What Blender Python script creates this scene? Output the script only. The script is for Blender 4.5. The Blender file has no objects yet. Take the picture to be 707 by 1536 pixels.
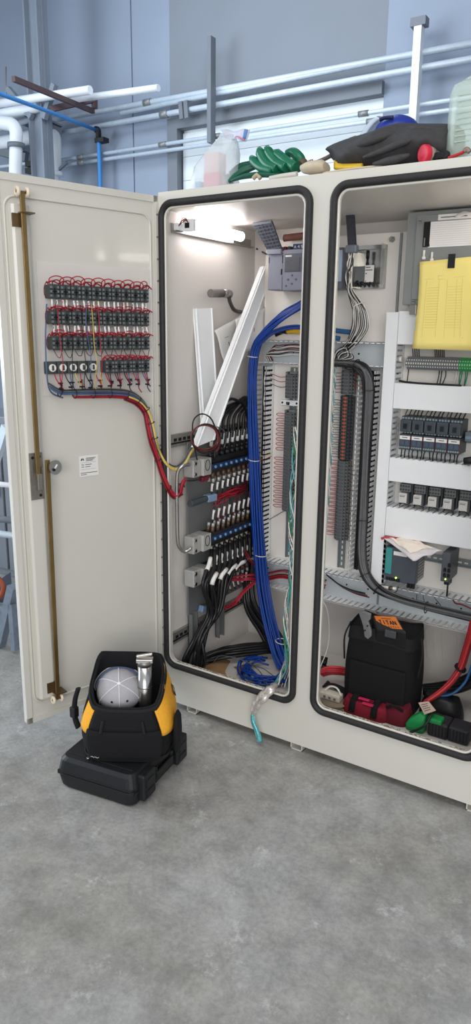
import bpy, bmesh, math, random
from mathutils import Vector, Matrix
random.seed(7)
SC = bpy.context.scene
COL = SC.collection
PI = math.pi
FLOOR = -0.035

# ---------------------------------------------------------------- camera
F_PX, W_PX, H_PX = 1071.45, 707, 1536
YAW, PITCH, ROLL = 0.5658, -0.2458, -0.0122
EYE = Vector((1.7261, -2.1745, 1.5156))
ROT = Matrix.Rotation(YAW, 3, 'Z') @ Matrix.Rotation(PITCH, 3, 'X') @ Matrix.Rotation(ROLL, 3, 'Y')
cd = bpy.data.cameras.new('camera'); cam = bpy.data.objects.new('camera', cd); COL.objects.link(cam)
cd.sensor_fit = 'VERTICAL'; cd.sensor_height = 36.0; cd.lens = F_PX / H_PX * 36.0
cd.clip_start = 0.05; cd.clip_end = 100
cam.matrix_world = Matrix.Translation(EYE) @ (ROT @ Matrix.Rotation(PI/2, 3, 'X')).to_4x4()
SC.camera = cam

# ---------------------------------------------------------------- world, lamps, exposure
world = bpy.data.worlds.new('hall_air'); SC.world = world; world.use_nodes = True
world.node_tree.nodes['Background'].inputs[0].default_value = (0.80, 0.88, 1.0, 1)
world.node_tree.nodes['Background'].inputs[1].default_value = 0.52
def area(name, loc, to, sx, sy, power, col):
    l = bpy.data.lights.new(name, 'AREA'); l.shape = 'RECTANGLE'; l.size = sx; l.size_y = sy
    l.energy = power; l.color = col
    o = bpy.data.objects.new(name, l); COL.objects.link(o); o.location = loc
    o.rotation_euler = (Vector(to) - Vector(loc)).to_track_quat('-Z', 'Y').to_euler()
    return o
area('daylight_from_open_bay', (-7.5, -2.5, 3.0), (0, -0.3, 0.6), 5.0, 4.5, 520, (0.80, 0.90, 1.0))
area('fill_behind_the_viewer', (4.2, -6.5, 2.3), (0.8, 0.3, 1.25), 5.0, 3.2, 270, (1.0, 0.97, 0.95))  # added fill, not a known opening; brightens the door and interior from the front
area('ceiling_fixture_over_bench', (1.5, -2.6, 5.4), (1.2, -0.8, 0.3), 4.5, 2.2, 90, (1.0, 0.96, 0.90))
area('ceiling_fixture_over_aisle', (-2.2, 2.4, 5.3), (-2.2, 4.6, 2.6), 4.0, 1.6, 120, (0.86, 0.93, 1.0))
SC.view_settings.view_transform = 'Standard'; SC.view_settings.look = 'None'
SC.view_settings.gamma = 1.0; SC.view_settings.use_curve_mapping = False
SC.view_settings.exposure = 0.0

# ---------------------------------------------------------------- points in the place
def ray(px, py): return ROT @ Vector(((px-353.5)/F_PX, 1, -(py-768)/F_PX))
def yp(px, py, Y): d = ray(px, py); return EYE + d*((Y-EYE.y)/d.y)      # point at depth Y
def xp(px, py, X): d = ray(px, py); return EYE + d*((X-EYE.x)/d.x)      # point on a wall X
def zp(px, py, Z): d = ray(px, py); return EYE + d*((Z-EYE.z)/d.z)      # point at height Z
TH = 0.2893
DD = Vector((-math.sin(TH), -math.cos(TH), 0)); DN = Vector((math.cos(TH), -math.sin(TH), 0))
def dw(s, off, z): return DD*s + DN*off + Vector((0, 0, z))             # door frame to world
def dp(px, py, off=0.0): d = ray(px, py); return EYE + d*((off-EYE.dot(DN))/d.dot(DN))
DM = Matrix(((DD.x, DN.x, 0, 0), (DD.y, DN.y, 0, 0), (0, 0, 1, 0), (0, 0, 0, 1)))

# ---------------------------------------------------------------- materials
MATS = {}
def s2l(c): return tuple(((x/255)/12.92 if x/255 <= .04045 else ((x/255+.055)/1.055)**2.4) for x in c)
def mat(name, rgb, rough=.5, metal=0.0, var=.06, scale=30.0, emit=0.0, trans=0.0, alpha=1.0, bump=0.0, coat=0.0, stretch=None, ior=1.45):
    """Principled surface with a little noise in its colour and roughness."""
    if name in MATS: return MATS[name]
    m = bpy.data.materials.new(name); m.use_nodes = True
    nt = m.node_tree; b = nt.nodes['Principled BSDF']; c = s2l(rgb)
    tc = nt.nodes.new('ShaderNodeTexCoord'); n = nt.nodes.new('ShaderNodeTexNoise')
    n.inputs['Scale'].default_value = scale; n.inputs['Detail'].default_value = 4
    if stretch:
        mp = nt.nodes.new('ShaderNodeMapping'); mp.inputs['Scale'].default_value = stretch
        nt.links.new(tc.outputs['Object'], mp.inputs['Vector']); nt.links.new(mp.outputs['Vector'], n.inputs['Vector'])
    else: nt.links.new(tc.outputs['Object'], n.inputs['Vector'])
    r = nt.nodes.new('ShaderNodeValToRGB')
    r.color_ramp.elements[0].position = .3; r.color_ramp.elements[1].position = .7
    r.color_ramp.elements[0].color = tuple(x*(1-var) for x in c)+(1,)
    r.color_ramp.elements[1].color = tuple(min(1, x*(1+var)) for x in c)+(1,)
    nt.links.new(n.outputs['Fac'], r.inputs['Fac']); nt.links.new(r.outputs['Color'], b.inputs['Base Color'])
    b.inputs['Roughness'].default_value = rough; b.inputs['Metallic'].default_value = metal
    b.inputs['IOR'].default_value = ior
    if coat: b.inputs['Coat Weight'].default_value = coat; b.inputs['Coat Roughness'].default_value = .06
    if emit:
        b.inputs['Emission Color'].default_value = c+(1,); b.inputs['Emission Strength'].default_value = emit
    if trans: b.inputs['Transmission Weight'].default_value = trans
    if alpha < 1: b.inputs['Alpha'].default_value = alpha
    if bump:
        bp = nt.nodes.new('ShaderNodeBump'); bp.inputs['Strength'].default_value = bump; bp.inputs['Distance'].default_value = .004
        nt.links.new(n.outputs['Fac'], bp.inputs['Height']); nt.links.new(bp.outputs['Normal'], b.inputs['Normal'])
    MATS[name] = m; return m
ENAMEL = mat('cream_enamel', (209, 206, 196), .30, 0, .012, 3, coat=.4)
ENAMEL_IN = mat('cream_enamel_inside', (215, 210, 204), .38, 0, .012, 4)
RUBBER = mat('black_rubber', (40, 38, 38), .6, 0, .15, 40)
PLATE = mat('white_plate', (238, 233, 225), .45, 0, .012, 6)
PVC_W = mat('white_pvc', (240, 242, 243), .4, 0, .012, 12)
PVC_G = mat('pale_grey_pvc', (196, 203, 206), .45, 0, .03, 15)
GREYDEV = mat('grey_plastic', (112, 115, 116), .5, 0, .06, 40)
DKDEV = mat('dark_grey_plastic', (66, 71, 74), .5, 0, .08, 50)
DKGREEN = mat('dark_greenish_plastic', (62, 68, 68), .5, 0, .06, 50)
BLACKP = mat('black_plastic', (26, 27, 29), .45, 0, .1, 50)
BLACKC = mat('black_cable', (30, 30, 32), .42, 0, .1, 60)
GREYC = mat('grey_cable', (92, 93, 95), .5, 0, .08, 60)
REDC = mat('red_wire', (172, 34, 50), .42, 0, .1, 60)
DKRED = mat('dark_red_wire', (112, 22, 34), .42, 0, .1, 60)
BLUEC = mat('blue_cable', (12, 60, 144), .4, 0, .14, 25)
LBLUEC = mat('slate_blue_wire', (74, 98, 136), .45, 0, .08, 60)
YELC = mat('yellow_wire', (206, 182, 96), .45, 0, .06, 60)
WHITEC = mat('white_wire', (232, 228, 220), .45, 0, .04, 60)
ORNGC = mat('orange_wire', (196, 92, 56), .45, 0, .06, 60)
TEALC = mat('teal_foil', (96, 172, 178), .3, .35, .25, 120)
FOIL = mat('shield_foil', (222, 214, 206), .28, .6, .25, 140)
GREENW = mat('green_wire', (40, 132, 88), .45, 0, .06, 60)
STEEL = mat('brushed_steel', (176, 174, 170), .32, .9, .08, 60)
ZINC = mat('zinc_plated', (170, 168, 162), .42, .75, .08, 30)
GALV = mat('galvanised', (150, 152, 152), .5, .55, .1, 18)
BRASS = mat('yellow_passivated', (140, 116, 72), .35, .75, .1, 20)
BROWNF = mat('brown_fitting', (96, 78, 64), .42, .35, .12, 60)
PAPER = mat('paper', (232, 230, 226), .8, 0, .015, 12)
INK = mat('ink', (52, 54, 60), .8, 0, .05, 50)
LINEINK = mat('faint_ink', (222, 204, 118), .8, 0, .05, 50)
FABRIC = mat('black_fabric', (13, 13, 16), .9, 0, .25, 220, bump=.5)
GRILLE = mat('dark_slot', (14, 14, 15), .7, 0, .1, 50)

# ---------------------------------------------------------------- mesh building
def catmull(pts, n=6, closed=False):
    P = [Vector(p) for p in pts]
    if len(P) < 3 and not closed: return P
    out = []; N = len(P); rng = N if closed else N-1
    for i in range(rng):
        p1, p2 = P[i], P[(i+1) % N]
        p0 = P[(i-1) % N] if closed or i > 0 else p1*2-p2
        p3 = P[(i+2) % N] if closed or i+2 < N else p2*2-p1
        for k in range(n):
            t = k/n; t2 = t*t; t3 = t2*t
            out.append(.5*((2*p1)+(p2-p0)*t+(2*p0-5*p1+4*p2-p3)*t2+(3*p1-p0-3*p2+p3)*t3))
    if not closed: out.append(P[-1])
    return out
class MB:
    def __init__(s): s.v = []; s.f = []; s.m = []; s.s = []
    def add(s, vs, fs, mi=0, sm=False, M=None):
        o = len(s.v)
        s.v += [(M @ Vector(v)) if M is not None else Vector(v) for v in vs]
        for f in fs: s.f.append([o+i for i in f]); s.m.append(mi); s.s.append(sm)
        return s
    def box(s, lo, hi, mi=0, M=None, ch=0.0):
        (x0, y0, z0), (x1, y1, z1) = lo, hi
        if ch <= 0:
            vs = [(x0,y0,z0),(x1,y0,z0),(x1,y1,z0),(x0,y1,z0),(x0,y0,z1),(x1,y0,z1),(x1,y1,z1),(x0,y1,z1)]
            return s.add(vs, [(0,3,2,1),(4,5,6,7),(0,1,5,4),(1,2,6,5),(2,3,7,6),(3,0,4,7)], mi, False, M)
        bm = bmesh.new(); bmesh.ops.create_cube(bm, size=1)
        for v in bm.verts: v.co = Vector((x0+(v.co.x+.5)*(x1-x0), y0+(v.co.y+.5)*(y1-y0), z0+(v.co.z+.5)*(z1-z0)))
        bmesh.ops.bevel(bm, geom=bm.edges[:], offset=ch, segments=2, affect='EDGES', profile=.5)
        bm.verts.index_update()
        s.add([v.co.copy() for v in bm.verts], [[v.index for v in f.verts] for f in bm.faces], mi, False, M); bm.free(); return s
    def beam(s, a, b, w, h, up=(0,0,1), mi=0, ch=0.0):
        a, b = Vector(a), Vector(b); d = b-a; L = d.length; d.normalize()
        x = Vector(up).cross(d)
        if x.length < 1e-5: x = Vector((1,0,0)).cross(d)
        x.normalize(); y = d.cross(x)
        M = Matrix(((x.x,y.x,d.x,a.x),(x.y,y.y,d.y,a.y),(x.z,y.z,d.z,a.z),(0,0,0,1)))
        return s.box((-w/2,-h/2,0),(w/2,h/2,L), mi, M, ch)
    def tube(s, pts, r, n=8, mi=0, smooth=6, closed=False, flat=None, taper=None):
        P = catmull(pts, smooth, closed) if smooth > 1 else [Vector(p) for p in pts]
        N = len(P); o = len(s.v); nrm = None
        for i, p in enumerate(P):
            if closed: t = P[(i+1) % N]-P[i-1]
            else: t = P[min(i+1, N-1)]-P[max(i-1, 0)]
            if t.length < 1e-9: t = Vector((0,0,1))
            t.normalize()
            if nrm is None:
                nrm = t.orthogonal() if flat is None else Vector(flat[0])
            nrm = (nrm-t*nrm.dot(t))
            if nrm.length < 1e-6: nrm = t.orthogonal()
            nrm.normalize(); bi = t.cross(nrm)
            rr = r if taper is None else r*taper(i/(N-1))
            kb = 1 if flat is None else flat[1]
            for k in range(n):
                a = 2*PI*(k+.5)/n; s.v.append(p+nrm*(math.cos(a)*rr)+bi*(math.sin(a)*rr*kb))
        for i in range(N if closed else N-1):
            for k in range(n):
                j = (i+1) % N
                s.f.append([o+i*n+k, o+i*n+(k+1) % n, o+j*n+(k+1) % n, o+j*n+k]); s.m.append(mi); s.s.append(n > 5)
        if not closed:
            s.f.append([o+k for k in reversed(range(n))]); s.m.append(mi); s.s.append(False)
            s.f.append([o+(N-1)*n+k for k in range(n)]); s.m.append(mi); s.s.append(False)
        return s
    def cyl(s, a, b, r, n=16, mi=0, r2=None):
        a, b = Vector(a), Vector(b); d = (b-a).normalized(); x = d.orthogonal().normalized(); y = d.cross(x); o = len(s.v)
        r2 = r if r2 is None else r2
        for p, q in ((a, r), (b, r2)):
            for k in range(n): t = 2*PI*k/n; s.v.append(p+x*(math.cos(t)*q)+y*(math.sin(t)*q))
        for k in range(n): s.f.append([o+k, o+(k+1) % n, o+n+(k+1) % n, o+n+k]); s.m.append(mi); s.s.append(True)
        s.f.append([o+k for k in reversed(range(n))]); s.m.append(mi); s.s.append(False)
        s.f.append([o+n+k for k in range(n)]); s.m.append(mi); s.s.append(False)
        return s
    def lathe(s, prof, M=None, n=24, mi=0):
        o = len(s.v); N = len(prof); vs = []; fs = []
        for r, z in prof:
            for k in range(n): t = 2*PI*k/n; vs.append((r*math.cos(t), r*math.sin(t), z))
        for i in range(N-1):
            for k in range(n): fs.append((i*n+k, i*n+(k+1) % n, (i+1)*n+(k+1) % n, (i+1)*n+k))
        fs.append(tuple(reversed(range(n)))); fs.append(tuple((N-1)*n+k for k in range(n)))
        return s.add(vs, fs, mi, True, M)
    def prism(s, poly, d0, d1, M=None, mi=0):
        n = len(poly); vs = [(x, y, d0) for x, y in poly]+[(x, y, d1) for x, y in poly]
        fs = [tuple(reversed(range(n))), tuple(range(n, 2*n))]+[(k, (k+1) % n, n+(k+1) % n, n+k) for k in range(n)]
        return s.add(vs, fs, mi, False, M)
    def loft(s, rings, mi=0, caps=(True, True), sm=True):
        n = len(rings[0]); vs = [v for r in rings for v in r]; fs = []
        for i in range(len(rings)-1):
            for k in range(n): fs.append((i*n+k, i*n+(k+1) % n, (i+1)*n+(k+1) % n, (i+1)*n+k))
        s.add(vs, fs, mi, sm); o = len(s.v)-len(vs)
        if caps[0]: s.f.append([o+k for k in reversed(range(n))]); s.m.append(mi); s.s.append(False)
        if caps[1]: s.f.append([o+(len(rings)-1)*n+k for k in range(n)]); s.m.append(mi); s.s.append(False)
        return s
    def sheet(s, fn, nu, nv, th, mi=0, sm=True):
        """a thin sheet with real thickness over fn(u,v)"""
        G = [[Vector(fn(i/nu, j/nv)) for j in range(nv+1)] for i in range(nu+1)]
        top = []; bot = []
        for i in range(nu+1):
            for j in range(nv+1):
                du = G[min(i+1,nu)][j]-G[max(i-1,0)][j]; dv = G[i][min(j+1,nv)]-G[i][max(j-1,0)]
                nn = du.cross(dv); nn = nn.normalized() if nn.length > 1e-12 else Vector((0,0,1))
                top.append(G[i][j]+nn*(th/2)); bot.append(G[i][j]-nn*(th/2))
        w = nv+1; o = len(top); fs = []
        for i in range(nu):
            for j in range(nv):
                a = i*w+j; fs.append((a, a+w, a+w+1, a+1)); fs.append((o+a, o+a+1, o+a+w+1, o+a+w))
        for i in range(nu):
            a = i*w; fs.append((a, o+a, o+a+w, a+w)); a += nv; fs.append((a, a+w, o+a+w, o+a))
        for j in range(nv):
            a = j; fs.append((a, a+1, o+a+1, o+a)); a = nu*w+j; fs.append((a, o+a, o+a+1, a+1))
        return s.add(top+bot, fs, mi, sm)
    def build(s, name, m, parent=None, loc=None, bev=0.0, sub=0):
        ms = m if isinstance(m, (list, tuple)) else [m]
        if parent is not None: base = BASE[parent.name]
        elif loc is not None: base = Vector(loc)
        else:
            lo = Vector([min(v[i] for v in s.v) for i in range(3)]); hi = Vector([max(v[i] for v in s.v) for i in range(3)])
            base = Vector(((lo.x+hi.x)/2, (lo.y+hi.y)/2, lo.z))
        me = bpy.data.meshes.new(name); me.from_pydata([v-base for v in s.v], [], s.f)
        for x in ms: me.materials.append(x)
        me.polygons.foreach_set('material_index', s.m); me.polygons.foreach_set('use_smooth', s.s)
        bm = bmesh.new(); bm.from_mesh(me); bmesh.ops.recalc_face_normals(bm, faces=bm.faces[:]); bm.to_mesh(me); bm.free()
        me.update()
        o = bpy.data.objects.new(name, me); COL.objects.link(o)
        if parent is not None: o.parent = parent
        else: o.location = base
        BASE[o.name] = base
        if bev:
            b = o.modifiers.new('edge', 'BEVEL'); b.width = bev; b.segments = 2; b.limit_method = 'ANGLE'; b.angle_limit = .6
        if sub:
            b = o.modifiers.new('round', 'SUBSURF'); b.levels = sub; b.render_levels = sub
        return o
BASE = {}
def thing(name, label, cat, loc, group=None):
    o = bpy.data.objects.new(name, None); COL.objects.link(o); o.location = loc; o.empty_display_size = .05
    BASE[o.name] = Vector(loc); return tag(o, label, cat, group)
def tag(o, label, cat, group=None, kind=None):
    o['label'] = label; o['category'] = cat
    if group: o['group'] = group
    if kind: o['kind'] = kind
    return o
def struct(o): o['kind'] = 'structure'; return o
def dup(root, loc, label=None):
    """a copy of a thing with copies of its parts and sub-parts"""
    r = root.copy(); COL.objects.link(r); r.location = loc; BASE[r.name] = Vector(loc)
    if label: r['label'] = label
    for ch in list(root.children):
        c = ch.copy(); COL.objects.link(c); c.parent = r
        for g in list(ch.children):
            d = g.copy(); COL.objects.link(d); d.parent = c
    return r
ORD = ['first','second','third','fourth','fifth','sixth','seventh','eighth','ninth','tenth','eleventh','twelfth','thirteenth','fourteenth','fifteenth',
       'sixteenth','seventeenth','eighteenth','nineteenth','twentieth','twenty-first','twenty-second','twenty-third','twenty-fourth','twenty-fifth','twenty-sixth','twenty-seventh','twenty-eighth','twenty-ninth','thirtieth']
def wire(name, label, cat, pts, r, m, group=None, n=6, smooth=6):
    return tag(MB().tube(pts, r, n, 0, smooth).build(name, m), label, cat, group)
def rrect(x0, z0, x1, z1, r, n=6):
    out = []
    for cx, cz, a0 in ((x1-r, z1-r, 0), (x0+r, z1-r, PI/2), (x0+r, z0+r, PI), (x1-r, z0+r, 1.5*PI)):
        for k in range(n+1): a = a0+PI/2*k/n; out.append((cx+r*math.cos(a), cz+r*math.sin(a)))
    return out
def jit(a): return random.uniform(-a, a)
def bundle(root, paths, r, mats, n=6, spread=.02, rnames='cable', smooth=5):
    """paths: list of (point, spread) for a bound bundle; one child mesh per cable"""
    for m in mats:
        a = random.uniform(0, 2*PI); q = math.sqrt(random.random())
        pts = []
        for i, (p, sp) in enumerate(paths):
            a += jit(.35)
            off = Vector((math.cos(a)*q*sp, math.sin(a)*q*sp, math.sin(a*1.7)*q*sp*.5))
            pts.append(Vector(p)+off)
        MB().tube(pts, r, n, 0, smooth).build(rnames, m, root)
def ring(root, c, axis, r, rt, m=BLACKP, name='cable_tie'):
    c = Vector(c); ax = Vector(axis).normalized(); x = ax.orthogonal().normalized(); y = ax.cross(x)
    MB().tube([c+x*(math.cos(t)*r)+y*(math.sin(t)*r) for t in [2*PI*k/12 for k in range(12)]], rt, 5, 0, 1, True).build(name, m, root)
# ================================================================ the hall
CONC = bpy.data.materials.new('concrete'); CONC.use_nodes = True
def concrete():
    nt = CONC.node_tree; b = nt.nodes['Principled BSDF']; tc = nt.nodes.new('ShaderNodeTexCoord')
    def noise(sc, det, rough=.6):
        n = nt.nodes.new('ShaderNodeTexNoise'); n.inputs['Scale'].default_value = sc; n.inputs['Detail'].default_value = det
        n.inputs['Roughness'].default_value = rough; nt.links.new(tc.outputs['Object'], n.inputs['Vector']); return n
    a, c, e = noise(1.6, 5), noise(9, 8, .7), noise(70, 6, .7)
    def mixf(f, x, y, t='MIX'):
        m = nt.nodes.new('ShaderNodeMixRGB'); m.blend_type = t
        for i, q in ((0, f), (1, x), (2, y)):
            if isinstance(q, (tuple, float)): m.inputs[i].default_value = q
            else: nt.links.new(q, m.inputs[i])
        return m.outputs[0]
    r1 = nt.nodes.new('ShaderNodeValToRGB'); nt.links.new(a.outputs['Fac'], r1.inputs['Fac'])
    r1.color_ramp.elements[0].position = .32; r1.color_ramp.elements[1].position = .68
    r1.color_ramp.elements[0].color = s2l((154, 150, 141))+(1,); r1.color_ramp.elements[1].color = s2l((178, 178, 176))+(1,)
    r2 = nt.nodes.new('ShaderNodeValToRGB'); nt.links.new(c.outputs['Fac'], r2.inputs['Fac'])
    r2.color_ramp.elements[0].position = .35; r2.color_ramp.elements[1].position = .75
    r2.color_ramp.elements[0].color = (.70, .70, .70, 1); r2.color_ramp.elements[1].color = (1.20, 1.20, 1.19, 1)
    x = mixf(1.0, r1.outputs[0], r2.outputs[0], 'MULTIPLY')
    r3 = nt.nodes.new('ShaderNodeValToRGB'); nt.links.new(e.outputs['Fac'], r3.inputs['Fac'])
    r3.color_ramp.elements[0].position = .35; r3.color_ramp.elements[1].position = .7
    r3.color_ramp.elements[0].color = (.82, .82, .82, 1); r3.color_ramp.elements[1].color = (1.12, 1.12, 1.12, 1)
    x = mixf(1.0, x, r3.outputs[0], 'MULTIPLY')
    # pale trowel scuffs
    d = noise(7.0, 10, .82); r4 = nt.nodes.new('ShaderNodeValToRGB'); nt.links.new(d.outputs['Fac'], r4.inputs['Fac'])
    r4.color_ramp.elements[0].position = .57; r4.color_ramp.elements[1].position = .68
    r4.color_ramp.elements[0].color = (0, 0, 0, 1); r4.color_ramp.elements[1].color = (.8, .8, .8, 1)
    x = mixf(r4.outputs[0], x, s2l((208, 208, 205))+(1,))
    nt.links.new(x, b.inputs['Base Color']); b.inputs['Roughness'].default_value = .42
    bp = nt.nodes.new('ShaderNodeBump'); bp.inputs['Strength'].default_value = .12; bp.inputs['Distance'].default_value = .004
    nt.links.new(e.outputs['Fac'], bp.inputs['Height']); nt.links.new(bp.outputs['Normal'], b.inputs['Normal'])
concrete()
struct(MB().box((-9, -6, FLOOR-.2), (7, 6.2, FLOOR)).build('floor', CONC, loc=(0,0,FLOOR)))
WALLM = mat('blue_grey_wall_paint', (142, 154, 172), .6, 0, .03, 1.5)
WALLD = mat('grey_steel_paint', (112, 119, 128), .5, 0, .04, 4)
DOORM = mat('white_door_paint', (222, 230, 234), .5, 0, .02, 3)
YW = 5.0
# wall panels, each a wide sheet with a seam
w = MB()
xs = [-9.0, -6.9, -4.75, -2.62]
for i in range(len(xs)-1): w.box((xs[i]+.012, YW, FLOOR), (xs[i+1]-.012, YW+.12, 6.0))
w.box((-9, YW+.02, FLOOR), (-3.75, YW+.14, 6.0))
w2 = MB(); w2.box((-2.6-1.2, YW, 4.05), (-1.25, YW+.12, 6.0)); w2.box((-1.25, YW, FLOOR), (3.5, YW+.12, 6.0))
w.box((-4.73, YW, FLOOR), (-3.80, YW+.12, 6.0))
struct(MB().box((-9, YW, FLOOR), (-6.9, YW+.12, 6.0)).build('wall_back_west', WALLM))
wm = MB(); wm.box((-6.88, YW, FLOOR), (-4.34, YW+.12, 6.0)); wm.box((-4.32, YW, FLOOR), (-3.78, YW+.12, 6.0)); wm.box((-6.9, YW+.02, FLOOR), (-3.78, YW+.13, 6.0))
struct(wm.build('wall_back', WALLM))
struct(MB().box((-3.78, YW, 3.74), (-1.2, YW+.12, 6.0)).build('wall_back_header', mat('header_grey', (126, 134, 144), .6, 0, .03, 2)))
struct(MB().box((-1.2, YW, FLOOR), (3.5, YW+.12, 6.0)).build('wall_back_east', WALLM))
# roll-up door: white slats in an opening
dmb = MB()
for k in range(15): dmb.box((-3.62, YW+.03, FLOOR+k*.25), (-1.2, YW+.07, FLOOR+k*.25+.245))
dmb.box((-3.62, YW+.05, FLOOR), (-1.2, YW+.09, 3.76))
struct(dmb.build('door_1', DOORM))
tm = MB(); tm.box((-3.78, YW-.06, FLOOR), (-3.64, YW+.1, 3.86)); struct(tm.build('trim_1', WALLD))
tm = MB(); tm.box((-3.64, YW-.06, 3.745), (-1.2, YW+.1, 3.86)); struct(tm.build('trim_2', WALLD))
# ceiling deck and joists above the frame
DECK = mat('ceiling_deck', (128, 140, 156), .6, 0, .05, 3)
cm = MB()
for k in range(54): cm.box((-9+k*.3, -.5, 5.62), (-9+k*.3+.16, 6.2, 5.70))
cm.box((-9, -.5, 5.70), (7, 6.2, 5.8)); struct(cm.build('ceiling', DECK))
RUST = mat('red_oxide_steel', (84, 66, 68), .6, 0, .08, 8)
WPIPE = mat('white_pipe_wrap', (232, 238, 244), .5, 0, .02, 6)
CONDUIT = mat('conduit_steel', (206, 220, 232), .4, .15, .05, 20)
COLM = mat('grey_column_paint', (128, 138, 150), .45, 0, .04, 6)
def bgtag(o, label, cat, group=None): return tag(o, label, cat, group)
# long paired conduits along the wall
t = thing('wall_conduit', 'upper thin steel conduit of the pair running across the white roll-up door', 'pipe', (-3, YW-.15, 3.6), 'conduits along the hall wall')
def conduit(label, a, b, r, m=CONDUIT, name='wall_conduit', clips=(), group='conduits along the hall wall'):
    t = thing(name, label, 'pipe', a, group)
    MB().tube([a, b], r, 8, 0, 1).build('tube', m, t)
    a, b = Vector(a), Vector(b); d = (b-a).normalized()
    for c in clips:
        p = a.lerp(b, c); MB().cyl(p-d*.05, p+d*.05, r*1.35, 10).build('coupling', GALV, t)
    return t
bpy.data.objects.remove(t)
Yc = YW-.14
A = yp(74, 243, Yc); B = yp(640, 156, Yc)
conduit('upper thin conduit of the pair crossing the white roll-up door', A, A+(B-A)*1.9, .021, clips=(.059, .197, .276, .46))
A = yp(74, 251, Yc); B = yp(600, 176, Yc)
conduit('lower thin conduit of the pair crossing the white roll-up door', A, A+(B-A)*2.0, .021, clips=(.06, .28, .47))
A = yp(80, 180, Yc); B = yp(310, 138, Yc)
conduit('pale conduit running just under the ceiling from the column towards the strut', A, A+(B-A)*2.6, .03, clips=(.25,))
A = yp(182, 170, Yc); B = yp(320, 142, Yc)
conduit('dull conduit with a cut end high above the roll-up door', A, A+(B-A)*3.2, .025)
A = yp(84, 201, Yc); B = yp(350, 153, Yc)
conduit('long conduit below the cut one passing behind the vertical strut', A, A+(B-A)*2.6, .03, clips=(.25,))
A = yp(0, 192, Yc-.3); B = yp(45, 180, Yc-.3)
conduit('short pale conduit between the white elbow and the grey column', A-(B-A)*.8, B, .03)
A = yp(0, 215, Yc-.2); B = yp(55, 204, Yc-.2)
conduit('thick white pipe behind the elbow at the hall corner', A-(B-A)*.5, B, .08, WPIPE, 'insulated_pipe')
A = yp(0, 250, Yc-.1); B = yp(50, 244, Yc-.1)
conduit('thin pale conduit ending behind the grey column', A-(B-A)*.5, B, .02)
A = yp(20, 152, Yc-.7); B = yp(115, 138, Yc-.7)
conduit('pale overhead pipe above the white elbow', A-(B-A)*.6, A+(B-A)*1.2, .045, WPIPE, 'overhead_pipe')
A = yp(5, 171, Yc-.6); B = yp(60, 158, Yc-.6)
conduit('thick white overhead pipe behind the column brace', A-(B-A)*.6, B, .07, WPIPE, 'overhead_pipe')
A = yp(104, 150, 4.4); B = yp(185, 139, 4.4)
conduit('white overhead pipe beside the rust red joist', A, A+(B-A)*1.6, .036, WPIPE, 'overhead_pipe')
# steel bracket holding conduits and the vertical strut
t = thing('pipe_clamp', 'dark clamp holding two conduits high on the wall', 'clamp', yp(275, 165, Yc))
p = yp(275, 152, Yc-.04); q = yp(277, 178, Yc-.04)
for dx in (-.035, .035): MB().beam(p+Vector((dx,0,0)), q+Vector((dx,0,0)), .03, .05).build('strap', WALLD, t)
p = yp(317, 120, Yc-.08); q = yp(317, 215, Yc-.08)
t = thing('strut_channel', 'dark vertical strut hanging in front of the white roll-up door', 'strut', q)
MB().beam(p+Vector((0,0,.4)), q, .09, .05).build('channel', WALLD, t); MB().beam(p+Vector((0,-.03,.4)), q+Vector((0,-.03,0)), .025, .02).build('slot', GRILLE, t)
p = yp(624, 125, Yc-.05); q = yp(620, 240, Yc-.05)
t = thing('door_track', 'white vertical post on the wall behind the clear bottle', 'post', q); MB().beam(p+Vector((0,0,.5)), q-Vector((0,0,3.2)), .09, .07).build('post', WPIPE, t)
MB().box(p+Vector((-.07,-.05,.45)), p+Vector((.07,.05,.52))).build('bracket', WALLD, t)
# grey H column with braces
t = thing('steel_column', 'grey steel column with two diagonal braces and a small bolt plate', 'column', (yp(60, 250, 4.3).x, 4.3, FLOOR))
cx = yp(60, 210, 4.3).x
for dx in (-.10, .10): MB().box((cx+dx-.012, 4.24, FLOOR), (cx+dx+.012, 4.40, 5.6)).build('flange', COLM, t)
MB().box((cx-.09, 4.30, FLOOR), (cx+.13, 4.32, 5.6)).build('web', COLM, t)
a = yp(48, 176, 4.25); b = yp(28, 152, 4.25); MB().beam(a, a+(b-a)*1.8, .06, .06, (0,1,0)).build('brace', COLM, t)
a = yp(66, 178, 4.25); b = yp(76, 146, 4.25); MB().beam(a, a+(b-a)*1.6, .06, .06, (0,1,0)).build('brace', COLM, t)
# white elbow pipes
for lab, pts in (('big white elbow pipe dropping beside the grey column', [(-14,182),(8,185),(19,188),(24,198),(24,215),(23,262),(22,300)]),
                 ('second white elbow pipe dropping behind the grey column', [(60,202),(72,202),(80,205),(82,216),(82,245),(82,258)])):
    t = thing('elbow_pipe', lab, 'pipe', yp(pts[-1][0], pts[-1][1], 4.55), 'white elbow pipes')
    Yd = 4.1 if 'big' in lab else 4.7
    MB().tube([yp(x, y, Yd) for x, y in pts], .075 if Yd < 4.5 else .085, 12).build('pipe', WPIPE, t)
    k = 3 if Yd < 4.5 else 4
    P0 = yp(*pts[k+1], Yd); MB().cyl(P0, P0-Vector((0,0,.05)), .1, 14).build('collar', WALLD if Yd < 4.5 else WPIPE, t)
t = thing('pipe_valve', 'small valve under the second white elbow pipe', 'valve', yp(82, 262, 4.7)); P0 = yp(82, 260, 4.7)
MB().cyl(P0+Vector((0,0,.1)), P0-Vector((0,0,.15)), .05, 12).build('body', WPIPE, t); MB().beam(P0, P0+Vector((.22,0,.1)), .03, .03).build('lever', WALLD, t)
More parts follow.
